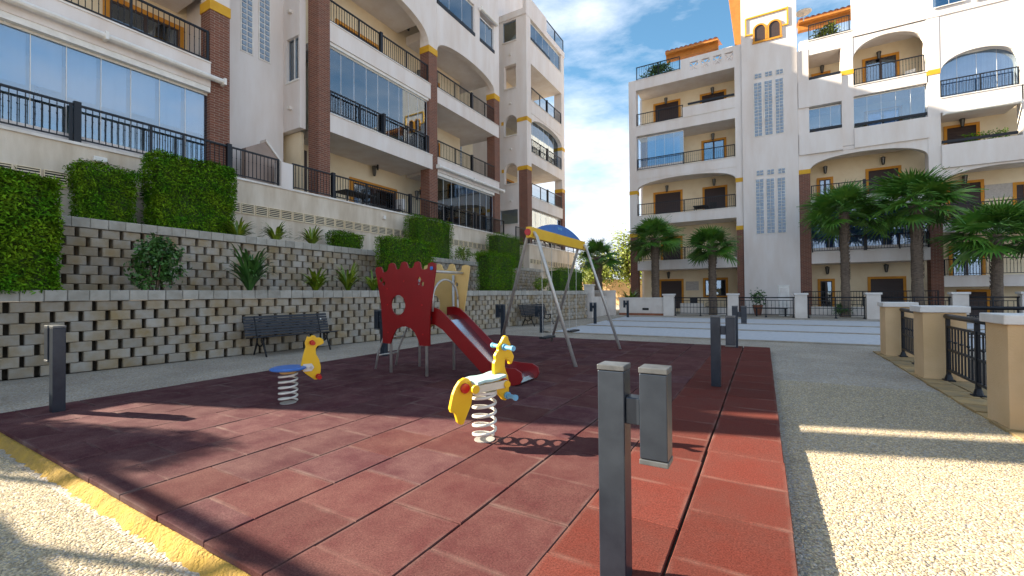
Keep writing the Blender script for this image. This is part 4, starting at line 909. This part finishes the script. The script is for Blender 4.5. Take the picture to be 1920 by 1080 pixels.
MB().lathe([(.06, -.012), (.06, .012)], n=14).build('end_disc', 'redcap', sg).matrix_basis = Matrix.Translation((xm, y0-.16, zt)) @ Matrix.Rotation(PI/2, 4, 'X')
def chain(p, q, name, par):
    P, Q = Vector(p), Vector(q); n = int((P-Q).length/.034); b = MB()
    for i in range(n):
        c = P.lerp(Q, (i+.5)/n); e = i % 2
        lp = [(c.x+(.008*math.cos(a) if e else 0), c.y+(0 if e else .008*math.cos(a)), c.z+.021*math.sin(a)) for a in [2*PI*k/6 for k in range(6)]]
        b.tube(lp, .0035, 4, True)
    return b.build(name, 'steel', par)
for yc, zs in ((7.6, .36), (8.9, .38)):
    b = MB(); b.box(-.075, .075, -.22, .22, -.025, .012); se = b.build('swing_seat', 'rubberseat', sg, bevel=.01); se.location = (xm, yc, zs)
    for s in (-.2, .2): chain((xm, yc+s*1.15, zt-.1), (xm, yc+s, zs+.01), 'chain', sg)
# ================================================================== SPRING RIDERS
def spring(b, r, z0, z1, turns, th):
    n = turns*18; b.tube([(r*math.cos(2*PI*k/18), r*math.sin(2*PI*k/18), z0+(z1-z0)*k/n) for k in range(n+1)], th, 8)
hr = empty('spring_rider', (-2.0, 2.98, 0), math.atan2(.92, .39), 'yellow horse-shaped spring rider with pale seat on white coil in the sun', 'spring rider', world=False)
hp = lambda x, y: ((830+x*.2036-907)/195, (822-(620+y*.2036))/228)
head = [(585, 48), (605, 60), (612, 95), (628, 125), (632, 160), (640, 200), (665, 255), (655, 290), (640, 325), (620, 328), (615, 300), (600, 285), (580, 268), (572, 290), (570, 340), (582, 390), (600, 430), (612, 500), (610, 580), (600, 645), (575, 665), (550, 655), (530, 625), (495, 585), (480, 540), (468, 470), (462, 390), (465, 300), (482, 270), (475, 235), (490, 205), (510, 180), (505, 145), (535, 115), (555, 80), (568, 55)]
tail = [(190, 398), (225, 405), (250, 440), (262, 490), (262, 560), (250, 640), (225, 700), (195, 770), (180, 805), (150, 805), (130, 780), (115, 720), (105, 690), (75, 685), (65, 650), (75, 600), (90, 530), (115, 470), (150, 420)]
for nm, l in (('head_panel', head), ('tail_panel', tail)):
    b = MB(); b.prism([[hp(*q) for q in l]], -.019, .019, 'd'); b.build(nm, 'yellow', hr, fix=True, bevel=.006)
b = MB(); spring(b, .092, .02, .385, 5, .0125); b.build('spring', 'springw', hr, smooth=True)
MB().lathe([(.085, 0), (.085, .006)], n=20).build('base_plate', 'steel', hr); MB().lathe([(.105, .385), (.105, .405)], n=20).build('spring_plate', 'springw', hr)
for s in (-1, 1):
    b = MB(); b.prism([[(-.17, .415), (.16, .425), (.16, .485), (-.17, .475)]], s*.1-.01, s*.1+.01, 'd'); b.build('side_board', 'cream', hr, fix=True, bevel=.004)
    for x, m, r_ in ((-.155, 'yellow', .034), (.15, 'yellow', .03), (-.2, 'redcap', .04), (.185, 'redcap', .034)):
        b = MB(); yy = s*.112 if m == 'yellow' else s*.03; b.prism([ell(x, .452, r_, r_, 14)], yy-.012, yy+.012, 'd'); b.build('washer', m, hr, fix=True, bevel=.004)
st_ = [(-.135, .482), (-.07, .492), (0, .49), (.06, .494), (.10, .504), (.145, .512)]
b = MB(); b.prism([st_+[(x, z+.022) for x, z in reversed(st_)]], -.115, .115, 'd'); b.build('seat', 'seatpale', hr, fix=True, bevel=.008)
def bar(par, s, z, hl, r, m, name):
    b = MB(); b.tube([(s, -hl, z), (s, -hl+.02, z), (s, -hl+.021, z), (s, hl-.021, z), (s, hl-.02, z), (s, hl, z)], [r*1.35, r*1.35, r, r, r*1.35, r*1.35], 12); b.build(name, m, par, smooth=False)
    for q in (-.03, .03): bb = MB(); bb.prism([ell(s, z, r*1.7, r*1.7, 12)], q-.01, q+.01, 'd'); bb.build('collar', m, par, fix=True)
x, z = hp(560, 155); bar(hr, x, z, .155, .017, 'lightblue', 'handle'); x, z = hp(585, 615); bar(hr, x, z, .15, .018, 'lightblue', 'foot_rest')
ro = empty('spring_rider', (-4.61, 2.94, 0), math.atan2(.89, .45), 'yellow rooster-shaped spring rider with round blue seat in the shade', 'spring rider', world=False)
rp_ = lambda x, y: ((430+x*.176-540)/160, (755-(580+y*.176))/167)
rl = [(800, 300), (825, 312), (850, 292), (878, 298), (888, 322), (925, 322), (955, 345), (962, 385), (935, 402), (900, 412), (882, 440), (886, 500), (915, 560), (932, 640), (930, 700), (910, 770), (885, 782), (860, 770), (780, 700), (735, 645), (750, 560), (765, 490), (785, 420), (778, 370), (790, 335)]
b = MB(); b.prism([[rp_(*q) for q in rl]], -.019, .019, 'd'); b.build('rooster_panel', 'yellow', ro, fix=True, bevel=.006)
b = MB(); spring(b, .092, .02, .325, 5, .0115); b.build('spring', 'springw', ro, smooth=True); MB().lathe([(.085, 0), (.085, .006)], n=20).build('base_plate', 'steel', ro)
MB().lathe([(.08, .33), (.10, .362)], n=20).build('spring_plate', 'beige', ro); MB().lathe([(.16, .365), (.185, .375), (.185, .39), (.16, .4)], n=28).build('seat', 'blue', ro, smooth=False)
x, z = rp_(815, 640); 
for s in (-1, 1):
    b = MB(); b.prism([[(x-.06, z-.04), (x+.03, z-.04), (x+.055, z), (x+.03, z+.045), (x-.06, z+.045)]], s*.026-.006, s*.026+.006, 'd'); b.build('mounting_plate', 'springw', ro, fix=True, bevel=.003)
    for q in (-.035, .02): b = MB(); b.prism([ell(x+q, z, .016, .016, 10)], s*.038-.006, s*.038+.006, 'd'); b.build('bolt', 'steel', ro, fix=True)
x, z = rp_(845, 370); bar(ro, x, z, .13, .017, 'redcap', 'handle'); x, z = rp_(905, 742); bar(ro, x, z, .12, .018, 'redcap', 'foot_rest')
# ================================================================== PLANTS
def leaves(P, N, size, spread=.9, asp=.5, up=0.0):
    """one small bent leaf (2 quads) per point, facing roughly along N"""
    n = len(P); N = N+rng.normal(0, spread, (n, 3)); N[:, 2] += up; N /= np.linalg.norm(N, axis=1)[:, None]
    A = np.cross(N, rng.normal(0, 1, (n, 3))); A /= np.linalg.norm(A, axis=1)[:, None]; B = np.cross(N, A)
    s = (size*rng.uniform(.6, 1.3, n))[:, None]
    V = np.stack([P-B*s*.05, P+A*s*asp*.5+B*s*.45+N*s*.08, P+B*s, P-A*s*asp*.5+B*s*.45+N*s*.08], 1)
    return V.reshape(-1, 3), np.arange(n*4).reshape(n, 4)
def hedge(loc, sx, sy, h, label, n, rz=0.0, size=.05, taper=.0, name='clipped_hedge', brown=0.0):
    r = empty(name, loc, rz, label, 'hedge', 'clipped hedges on the terraces', world=False)
    nn = 14; bmv = []; 
    def surf(u, v, face):
        pass
    # points over the five visible faces, pushed in and out by slow noise
    n = int(n*1.9); A = [sx*sy, sx*h, sx*h, sy*h, sy*h]; cnt = (np.array(A)/sum(A)*n).astype(int); P = []; N = []
    for f, c in enumerate(cnt):
        u = rng.uniform(-.5, .5, c); v = rng.uniform(0, 1, c)
        if f == 0: p = np.stack([u*sx, (v-.5)*sy, np.full(c, h)], 1); nr = (0, 0, 1)
        elif f < 3: s = 1 if f == 1 else -1; p = np.stack([u*sx, np.full(c, s*sy/2), v*h], 1); nr = (0, s, 0)
        else: s = 1 if f == 3 else -1; p = np.stack([np.full(c, s*sx/2), u*sy, v*h], 1); nr = (s, 0, 0)
        P.append(p); N.append(np.tile(nr, (c, 1)))
    P = np.concatenate(P); N = np.concatenate(N).astype(float)
    ph = rng.uniform(0, 6, 3); bmp = .035*(np.sin(P[:, 0]*5+ph[0])+np.sin(P[:, 1]*5.5+ph[1])+np.sin(P[:, 2]*4.5+ph[2]))+rng.uniform(-.09, .05, len(P))
    k = 1-taper*(1-P[:, 2]/h); P[:, 0] *= k; P[:, 1] *= k
    rd = np.maximum(0, np.maximum(np.abs(P[:, 0])/(sx/2), np.abs(P[:, 1])/(sy/2))-.8)*.25*(P[:, 2] > h*.85); P[:, 2] -= rd*h*.25
    P = P+N*bmp[:, None]; P[:, 2] = np.maximum(P[:, 2], .01)
    V, F = leaves(P, N, size*1.25, .7, .36, .9)
    o = link(bpy.data.objects.new('foliage', np_mesh('foliage', V, F, ['leaf_hedge'])), r)
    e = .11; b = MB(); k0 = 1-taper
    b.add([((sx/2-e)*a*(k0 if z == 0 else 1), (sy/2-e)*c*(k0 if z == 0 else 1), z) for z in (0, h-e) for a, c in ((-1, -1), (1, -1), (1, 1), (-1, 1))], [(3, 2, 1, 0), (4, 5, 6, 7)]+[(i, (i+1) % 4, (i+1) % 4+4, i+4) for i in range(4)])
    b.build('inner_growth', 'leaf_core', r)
    return r
def bush(loc, rx, ry, h, label, n, size, m='leaf_shrub', asp=.55, name='shrub', group='shrubs on the terraces', stems=6, low=.0):
    r = empty(name, loc, 0, label, 'shrub', group, world=False)
    q = 26; c = rng.normal(0, 1, (q, 3)); c /= np.linalg.norm(c, axis=1)[:, None]; c *= rng.uniform(.35, .82, q)[:, None]
    d = c[rng.integers(0, q, n)]+rng.normal(0, .15, (n, 3)); d[:, 2] = np.abs(d[:, 2]+.92)-.92
    P = d*np.array([rx, ry, h*.5])+np.array([0, 0, h*.5+low]); P[:, 2] = np.maximum(P[:, 2], .03)
    V, F = leaves(P, d, size, .8, asp, .4); link(bpy.data.objects.new('foliage', np_mesh('foliage', V, F, [m])), r)
    b = MB()
    for k in range(stems):
        a = 2*PI*k/stems+random.random(); b.tube([(0.05*math.cos(a), .05*math.sin(a), 0), (rx*.3*math.cos(a), ry*.3*math.sin(a), h*.4+low), (rx*.55*math.cos(a), ry*.55*math.sin(a), h*.75+low)], [.016, .012, .005], 5)
    b.build('stems', 'bark', r); return r
def strap(loc, rad, h, n, label, m='leaf_strap', wd=.03):
    r = empty('strap_plant', loc, 0, label, 'plant', 'strap-leaved plants on the terraces', world=False); b = MB()
    for k in range(int(n*1.7)):
        a = random.uniform(0, 2*PI); q = random.uniform(.25, 1); L = rad*(.5+.6*q); hh = h*random.uniform(.65, 1.1)*(1.15-.45*q); w_ = wd*random.uniform(.8, 1.25)
        ca, sa = math.cos(a), math.sin(a); vs = []
        for i in range(6):
            t = i/5; x = L*t**1.15; z = hh*(2.1*t-1.3*t*t*(.6+.6*q)); ww = w_*(1-t**3)*(.6+.8*t if t < .5 else 1)
            vs += [(x*ca-sa*ww+.02*ca, x*sa+ca*ww+.02*sa, max(z, .01)), (x*ca+sa*ww+.02*ca, x*sa-ca*ww+.02*sa, max(z, .01))]
        b.add(vs, [(2*i, 2*i+1, 2*i+3, 2*i+2) for i in range(5)])
    b.build('leaves', m, r, kind='stuff'); return r
LOW, UPP = 1.28, 2.63
def on_ledge(xpx, X): d = ray(xpx, 500); return d[1]*X/d[0]
def hpx(x, y, X): return onx(x, y, X)[2]
# lower ledge
hedge((-10.45, 1.75, LOW), .5, 1.5, hpx(60, 328, -10.4)-LOW, 'tall dense clipped hedge on the lower ledge at the wall start', 15000, 0, .055)
y0, y1 = on_ledge(228, -10.3), on_ledge(348, -10.3); bush((-10.35, (y0+y1)/2, LOW), .33, (y1-y0)/2, hpx(290, 430, -10.2)-LOW, 'loose dark green broad-leaved shrub on the lower ledge', 2300, .085)
for x, top, rad, n, l in ((468, 478, .62, 46, 'large dark strap-leaved clump on the lower ledge behind the bench'), (592, 510, .5, 34, 'low strap-leaved clump left of the slide tower'), (652, 505, .5, 34, 'spiky strap-leaved clump close beside the slide tower'), (700, 515, .45, 26, 'small strap-leaved clump behind the slide tower panel')):
    X = -10.2; y = on_ledge(x, X); strap((X, y, LOW), rad*1.15, (hpx(x, top, X)-LOW)*1.12, n, l, 'leaf_shrub' if x < 500 else 'leaf_strap', .034)
def hedge_px(x0, x1, top, X, z, dep, label, n, taper=.0, size=.05, **k):
    y0, y1 = on_ledge(x0, X), on_ledge(x1, X); return hedge((X-dep/2, (y0+y1)/2, z), dep, abs(y1-y0), hpx((x0+x1)/2, top, X)-z, label, n, 0, size, taper, **k)
hedge_px(728, 818, 447, -9.95, LOW, .6, 'clipped hedge on the lower ledge behind the castle tower', 9000, .08)
hedge_px(918, 968, 476, -9.3, LOW, .7, 'clipped block hedge on the lower ledge left of the swing', 7000, .06)
y = on_ledge(1020, -8.9); bush((-9.1, y, LOW), .35, .6, hpx(1020, 515, -9)-LOW, 'small leafy shrub on the lower ledge seen through the swing', 900, .09, 'leaf_strap')
hedge_px(1052, 1096, 505, -8.6, LOW, .8, 'dark clipped hedge at the far end of the lower ledge', 4500, 0)
# upper terrace
hedge_px(148, 262, 312, -12.0, UPP, .7, 'rounded clipped hedge below the terrace railing', 9000, .1, .045)
hedge_px(296, 444, 298, -11.75, UPP, .75, 'largest square clipped hedge on the upper terrace', 16000, .03, .05)
hedge_px(634, 684, 437, -12.0, UPP, .6, 'small low clipped bush on the upper terrace', 3200, .05)
hedge_px(784, 850, 409, -11.9, UPP, .7, 'tall clipped hedge on the upper terrace above the castle tower', 9000, .03)
hedge_px(936, 980, 441, -11.6, UPP, .8, 'clipped hedge on the upper terrace next to the swing top', 5200, .03)
for x0, x1, t, l in ((852, 888, 460, 'light leafy shrub right of the tall upper hedge'), (892, 918, 468, 'sparse brownish shrub between the upper hedges')):
    X = -11.8; y0, y1 = on_ledge(x0, X), on_ledge(x1, X); bush((X, (y0+y1)/2, UPP), .35, (y1-y0)/2, hpx((x0+x1)/2, t, X)-UPP, l, 900, .08, 'leaf_strap')
for x, top, l in ((447, 418, 'yellow-green strap plant beside the largest hedge'), (517, 422, 'yellow-green strap plant on the upper wall, nearer the largest hedge'), (585, 430, 'yellow-green strap plant on the upper wall, nearer the small low bush')):
    X = -11.6; strap((X, on_ledge(x, X), UPP), .5, hpx(x, top, X)-UPP+.05, 34, l, 'leaf_strap', .03)
# ------------------------------------------------------------------ fan palms
def frond_mesh(kind):
    b = MB(); rnd = random.Random(kind); Lp = .85; n = 26
    b.tube([(0, 0, 0), (Lp*.5, 0, .06), (Lp, 0, .05)], [.022, .016, .012], 5)
    for i in range(n):
        a = (i/(n-1)-.5)*math.radians(250); L = (1.0-.32*abs(i/(n-1)-.5)*2)*rnd.uniform(.85, 1.05); dr = rnd.uniform(.10, .32)
        ca, sa = math.cos(a), math.sin(a); vs = []
        for k in range(5):
            t = k/4; r_ = L*t; w_ = (.012+.075*t) if t < .45 else .046*(1-t)/.55+.003; z = .05+.05*math.sin(2*a)*t-dr*max(0, t-.35)**1.6*1.6+(.02 if i % 2 else -.02)*t
            vs += [(Lp+r_*ca-sa*w_, r_*sa+ca*w_, z), (Lp+r_*ca+sa*w_, r_*sa-ca*w_, z-.02)]
        b.add(vs, [(2*k, 2*k+1, 2*k+3, 2*k+2) for k in range(4)])
    return b.mesh('frond', 'leaf_palm')
FR = [frond_mesh(k) for k in range(4)]
def palm(x, y, zb, zc, cr_, tr, label, seed, nf=34, name='fan_palm'):
    rnd = random.Random(seed); r = empty(name, (x, y, zb), 0, label, 'palm tree', 'fan palms', world=False)
    H = zc-zb; b = MB(); n = 18; seg = 14
    lx, ly = rnd.uniform(-.05, .05), rnd.uniform(-.05, .05); vs = []
    for i in range(n+1):
        t = i/n; q = tr*(1.1-.25*t+(.22 if t > .72 else 0)*math.sin(min(1, (t-.72)/.28)*PI*.6))
        for k in range(seg):
            a = 2*PI*k/seg; qq = q*(1+.07*rnd.uniform(-1, 1)); vs.append((lx*t+qq*math.cos(a), ly*t+qq*math.sin(a), H*t))
    b.add(vs, [(i*seg+k, i*seg+(k+1) % seg, (i+1)*seg+(k+1) % seg, (i+1)*seg+k) for i in range(n) for k in range(seg)])
    # old leaf bases as overlapping wedges
    for i in range(int(H/.09)):
        for k in range(7):
            a = 2*PI*(k+.5*(i % 2))/7+rnd.uniform(-.15, .15); z = H*.35+i*.09
            if z > H-.05: continue
            t = z/H; q = tr*(1.02-.2*t+(.2 if t > .72 else 0)); ca, sa = math.cos(a), math.sin(a); e = .03+.03*t; w_ = .055
            b.add([(q*ca-sa*w_, q*sa+ca*w_, z), (q*ca+sa*w_, q*sa-ca*w_, z), ((q+e)*ca+sa*w_*.4, (q+e)*sa-ca*w_*.4, z+.13), ((q+e)*ca-sa*w_*.4, (q+e)*sa+ca*w_*.4, z+.13), (q*.95*ca, q*.95*sa, z+.1)], [(0, 1, 2, 3), (3, 2, 4)])
    b.build('trunk', 'trunk', r, fix=False)
    for k in range(nf):
        t = (k+.5)/nf; el = math.radians(84-t*118+rnd.uniform(-9, 9)); a = k*2.39996+rnd.uniform(-.3, .3); s = cr_/1.85*rnd.uniform(.85, 1.08)*(.8+.3*min(1, t*2))
        o = bpy.data.objects.new('frond', FR[rnd.randrange(4)]); C.objects.link(o); o.parent = r
        o.location = (lx, ly, H-.12*t); o.rotation_euler = (rnd.uniform(-.5, .5), -el, a); o.rotation_mode = 'XYZ'; o.scale = (s, s, s)
    return r
PY = 27.0
for i, (tx, cx, cy, cr_, wpx, l) in enumerate(((1227, 1228, 447, 1.75, 22, 'shorter fan palm next to the low pale wall'), (1338, 1335, 462, 1.6, 22, 'fan palm in front of the left wing and stair tower column'), (1583, 1583, 398, 1.95, 22, 'tall slim fan palm in front of the right wing arch'),
        (1716, 1718, 383, 2.15, 28, 'tallest fan palm with shaggy trunk by the brick column'), (1863, 1866, 440, 2.0, 26, 'fan palm in front of the rightmost balconies'))):
    p = ony(cx, cy, PY); dep = p[0]*_fw[0]+p[1]*_fw[1]
    palm(p[0], PY, GZ, p[2], cr_, wpx/2*dep/FPX*.62, l, 11+i, 44)
p = ony(1122, 482, 27.5); palm(p[0], 27.5, GZ, p[2], 1.7, .25, 'dark fan palm at the gap between the two buildings', 31, 30)
# sunlit trees in the gap and beyond
def tree(x, y, h, r, label, m, n=7000, size=.26):
    t = empty('tree', (x, y, GZ), 0, label, 'tree', 'trees in the gap between the buildings', world=False)
    b = MB(); b.tube([(0, 0, 0), (.05, 0, h*.3), (0, .05, h*.55)], [.14, .1, .06], 8)
    for k in range(7): a = k*2.4; b.tube([(0, 0, h*(.28+.03*k)), (r*.4*math.cos(a), r*.4*math.sin(a), h*(.5+.04*k)), (r*.7*math.cos(a), r*.7*math.sin(a), h*(.6+.05*k))], [.06, .04, .015], 5)
    b.build('trunk', 'bark', t)
    cen = rng.normal(0, 1, (16, 3))*np.array([r*.42, r*.42, h*.16])+np.array([0, 0, h*.66]); P = cen[rng.integers(0, 16, n)]+rng.normal(0, 1, (n, 3))*np.array([r*.24, r*.24, h*.085])
    V, F = leaves(P, P-np.array([0, 0, h*.6]), size, .8, .5, .4); link(bpy.data.objects.new('crown', np_mesh('crown', V, F, [m])), t)
for x, y, h, r, l in ((-10.5, 40, 6.6, 2.4, 'bright yellow-green tree in the sunlit gap, taller one by the palm'), (-7.6, 38, 5.0, 2.0, 'low yellow-green tree in the gap beside the brick corner'), (-15.5, 44, 5.5, 2.2, 'yellow-green tree partly hidden by the clipped end hedge')): tree(x, y, h, r, l, 'leaf_sun')
strap((-7.3, 27.6, .4), 1.0, 1.0, 40, 'spiky agave-like plant above the low pale wall', 'leaf_strap', .05)
yw = empty('boundary_wall', (-12, 46, GZ), 0, 'sunlit ochre boundary wall in the gap between the buildings', 'wall'); MB().box(-26, -2, 46, 46.3, GZ, 2.6).build('wall', 'pier', yw); MB().box(-26, -2, 45.95, 46.35, 2.6, 2.7).build('coping', 'piercap', yw)
pier = empty('gate_pier', (-8.0, 22.2, GZ), 0, 'slim white pier closing the lower block wall', 'gate pier'); MB().box(-8.2, -7.78, 21.75, 22.2, GZ, 1.6).build('shaft', 'wallpale', pier); MB().box(-8.24, -7.74, 21.71, 22.24, 1.6, 1.66).build('cap', 'piercap', pier)
rw = empty('end_wall', (-9.5, 23.4, GZ), 0, 'pale wall behind the end of the lower ledge', 'wall'); MB().box(-12.6, -7.4, 24.6, 24.8, GZ, 1.35).build('wall', 'wallpale', rw); MB().box(-8.1, -7.9, 22.2, 24.6, GZ, 1.0).build('return', 'wallpale', rw)
# plants on the roof terraces of the right building
bush((-5.9, RY+.7, 15.3), 1.2, .5, 1.5, 'leafy shrub behind the roof terrace railing of the left wing', 1500, .16, 'leaf_shrub', group='roof terrace shrubs', stems=3)
bush((3.4, RY+.6, 15.4), .75, .4, 1.1, 'sunlit yellow-green shrub behind the roof railing right of the tower', 900, .13, 'leaf_sun', group='roof terrace shrubs', stems=3)
bush((3.4, 27.0, GZ), .55, .4, .75, 'small round bush behind the court fence by the terrace', 700, .08, group='garden bushes', stems=4)
# ================================================================== TERRACE FURNITURE
def table(loc, l, label):
    r = empty('table', loc, 0, label, 'table', world=False); MB().box(-.4, .4, -l/2, l/2, .7, .74).build('table_top', 'rubberseat', r)
    for a in (-.34, .34):
        for c in (-l/2+.08, l/2-.08): MB().box(a-.02, a+.02, c-.02, c+.02, 0, .7).build('leg', 'rail', r)
def chair(loc, rz, label, m='rubberseat', group='terrace chairs'):
    r = empty('chair', loc, rz, label, 'chair', group, world=False); MB().box(-.22, .22, -.22, .22, .42, .45).build('seat', m, r)
    b = MB(); b.prism([[(-.2, .5), (.2, .5), (.22, .95), (-.22, .95)]], .2, .225, 'd'); b.build('backrest', m, r)
    for a in (-.2, .2):
        MB().tube([(a, -.2, 0), (a, -.2, .64), (a, .15, .66), (a, .2, .66)], .013, 6).build('arm', 'rail', r); MB().tube([(a, .24, 0), (a, .2, .45), (a, .23, .95)], .013, 6).build('leg', 'rail', r)
table((-14.3, 12.0, 4.572), 1.5, 'dark table on the ground floor terrace behind the railing')
chair((-14.2, 13.2, 4.572), PI, 'dark chair beside the terrace table at the blue glass door'); chair((-14.3, 14.3, 4.572), .4, 'metal chair hung with a white cloth on the terrace')
cl = MB(); cl.box(-14.3-.25, -14.3+.25, 14.42, 14.6, 5.05, 5.55); tag(cl.build('cloth', 'clothwhite', bevel=.03), 'white cloth hanging over the terrace chair', 'cloth')
chair((-14.0, 7.75, 4.572), 1.2, 'small metal chair in front of the gabled stair wall')
chair((-2.6, RY+.9, 6.05), .5, 'dark chair on the arched balcony of the left wing'); table((-3.4, RY+.9, 6.0), 1.2, 'dark table on the arched balcony of the left wing')
chair((6.9, RY+.9, 12.04), -.4, 'white folding chair on the sunlit arched balcony', 'white'); chair((-3.6, RY-1.2, GZ), .3, 'dark garden chair on the left ground floor terrace'); chair((-2.7, RY-1.2, GZ), -.3, 'dark garden chair beside the palm on the ground floor terrace')
hb = empty('planter_hedge', (9.6, RY+.6, 7.5), 0, 'dark planter hedge on the balcony with the awning', 'hedge', world=False); V, F = leaves(np.stack([rng.uniform(-.75, .75, 700), rng.uniform(-.2, .2, 700), rng.uniform(.8, 1.5, 700)], 1), np.tile((0., -1., .3), (700, 1)), .1); link(bpy.data.objects.new('foliage', np_mesh('foliage', V, F, ['leaf_hedge'])), hb); MB().box(-.8, .8, -.22, .22, 0, .85).build('planter', 'gable', hb)
chair((-14.4, 5.6, 7.282), 1.9, 'dark chair on the first floor balcony above the glazed terrace')
table((-14.2, 4.6, 7.282), 1.0, 'dark table on the first floor balcony above the glazed terrace')
gb_ = empty('garden_bench', (.35, 26.6, GZ), 0, 'low black bench behind the court fence at the stair tower', 'bench', world=False)
MB().box(-.75, .75, -.2, .2, .4, .45).build('seat', 'rubberseat', gb_)
for x in (-.65, .65): MB().box(x-.04, x+.04, -.18, .18, 0, .4).build('leg', 'rail', gb_)
pt = empty('potted_plant', (-.25, 27.6, GZ), 0, 'potted plant standing against the stair tower', 'plant', world=False)
MB().lathe([(.16, 0), (.24, .5), (.26, .5), (.26, .56), (.2, .56)], n=14).build('pot', 'redbase', pt, smooth=False)
V, F = leaves(rng.normal(0, 1, (260, 3))*np.array([.16, .16, .2])+np.array([0, 0, .95]), rng.normal(0, 1, (260, 3)), .14, .5, .5, .4); link(bpy.data.objects.new('foliage', np_mesh('foliage', V, F, ['leaf_shrub'])), pt)
# ================================================================== BESIDE THE VIEW: unseen hedge and wall, added to shade the front corner
hedge((-11.3, -.75, 1.27), .7, .62, 2.85, 'unseen tall narrow hedge added past the block wall end to shade the mat', 7000)
sw = empty('garden_wall', (-9, -1.3, GZ), 0, 'unseen high wall with a handrail, added to shade the near corner of the mat', 'wall'); MB().box(-14, -7.0, -1.45, -1.2, GZ, 3.05).build('wall', 'plaster', sw); MB().box(-14.05, -6.95, -1.5, -1.15, 3.05, 3.11).build('coping', 'coping', sw)
MB().box(-14, -6.5, -1.36, -1.28, 4.22, 4.3).build('handrail', 'rail', sw)  # added out of view for the thin shade band across the mat
for x in (-13.5, -11.5, -9.5, -7.5): MB().box(x-.03, x+.03, -1.35, -1.29, 3.11, 4.22).build('post', 'rail', sw)
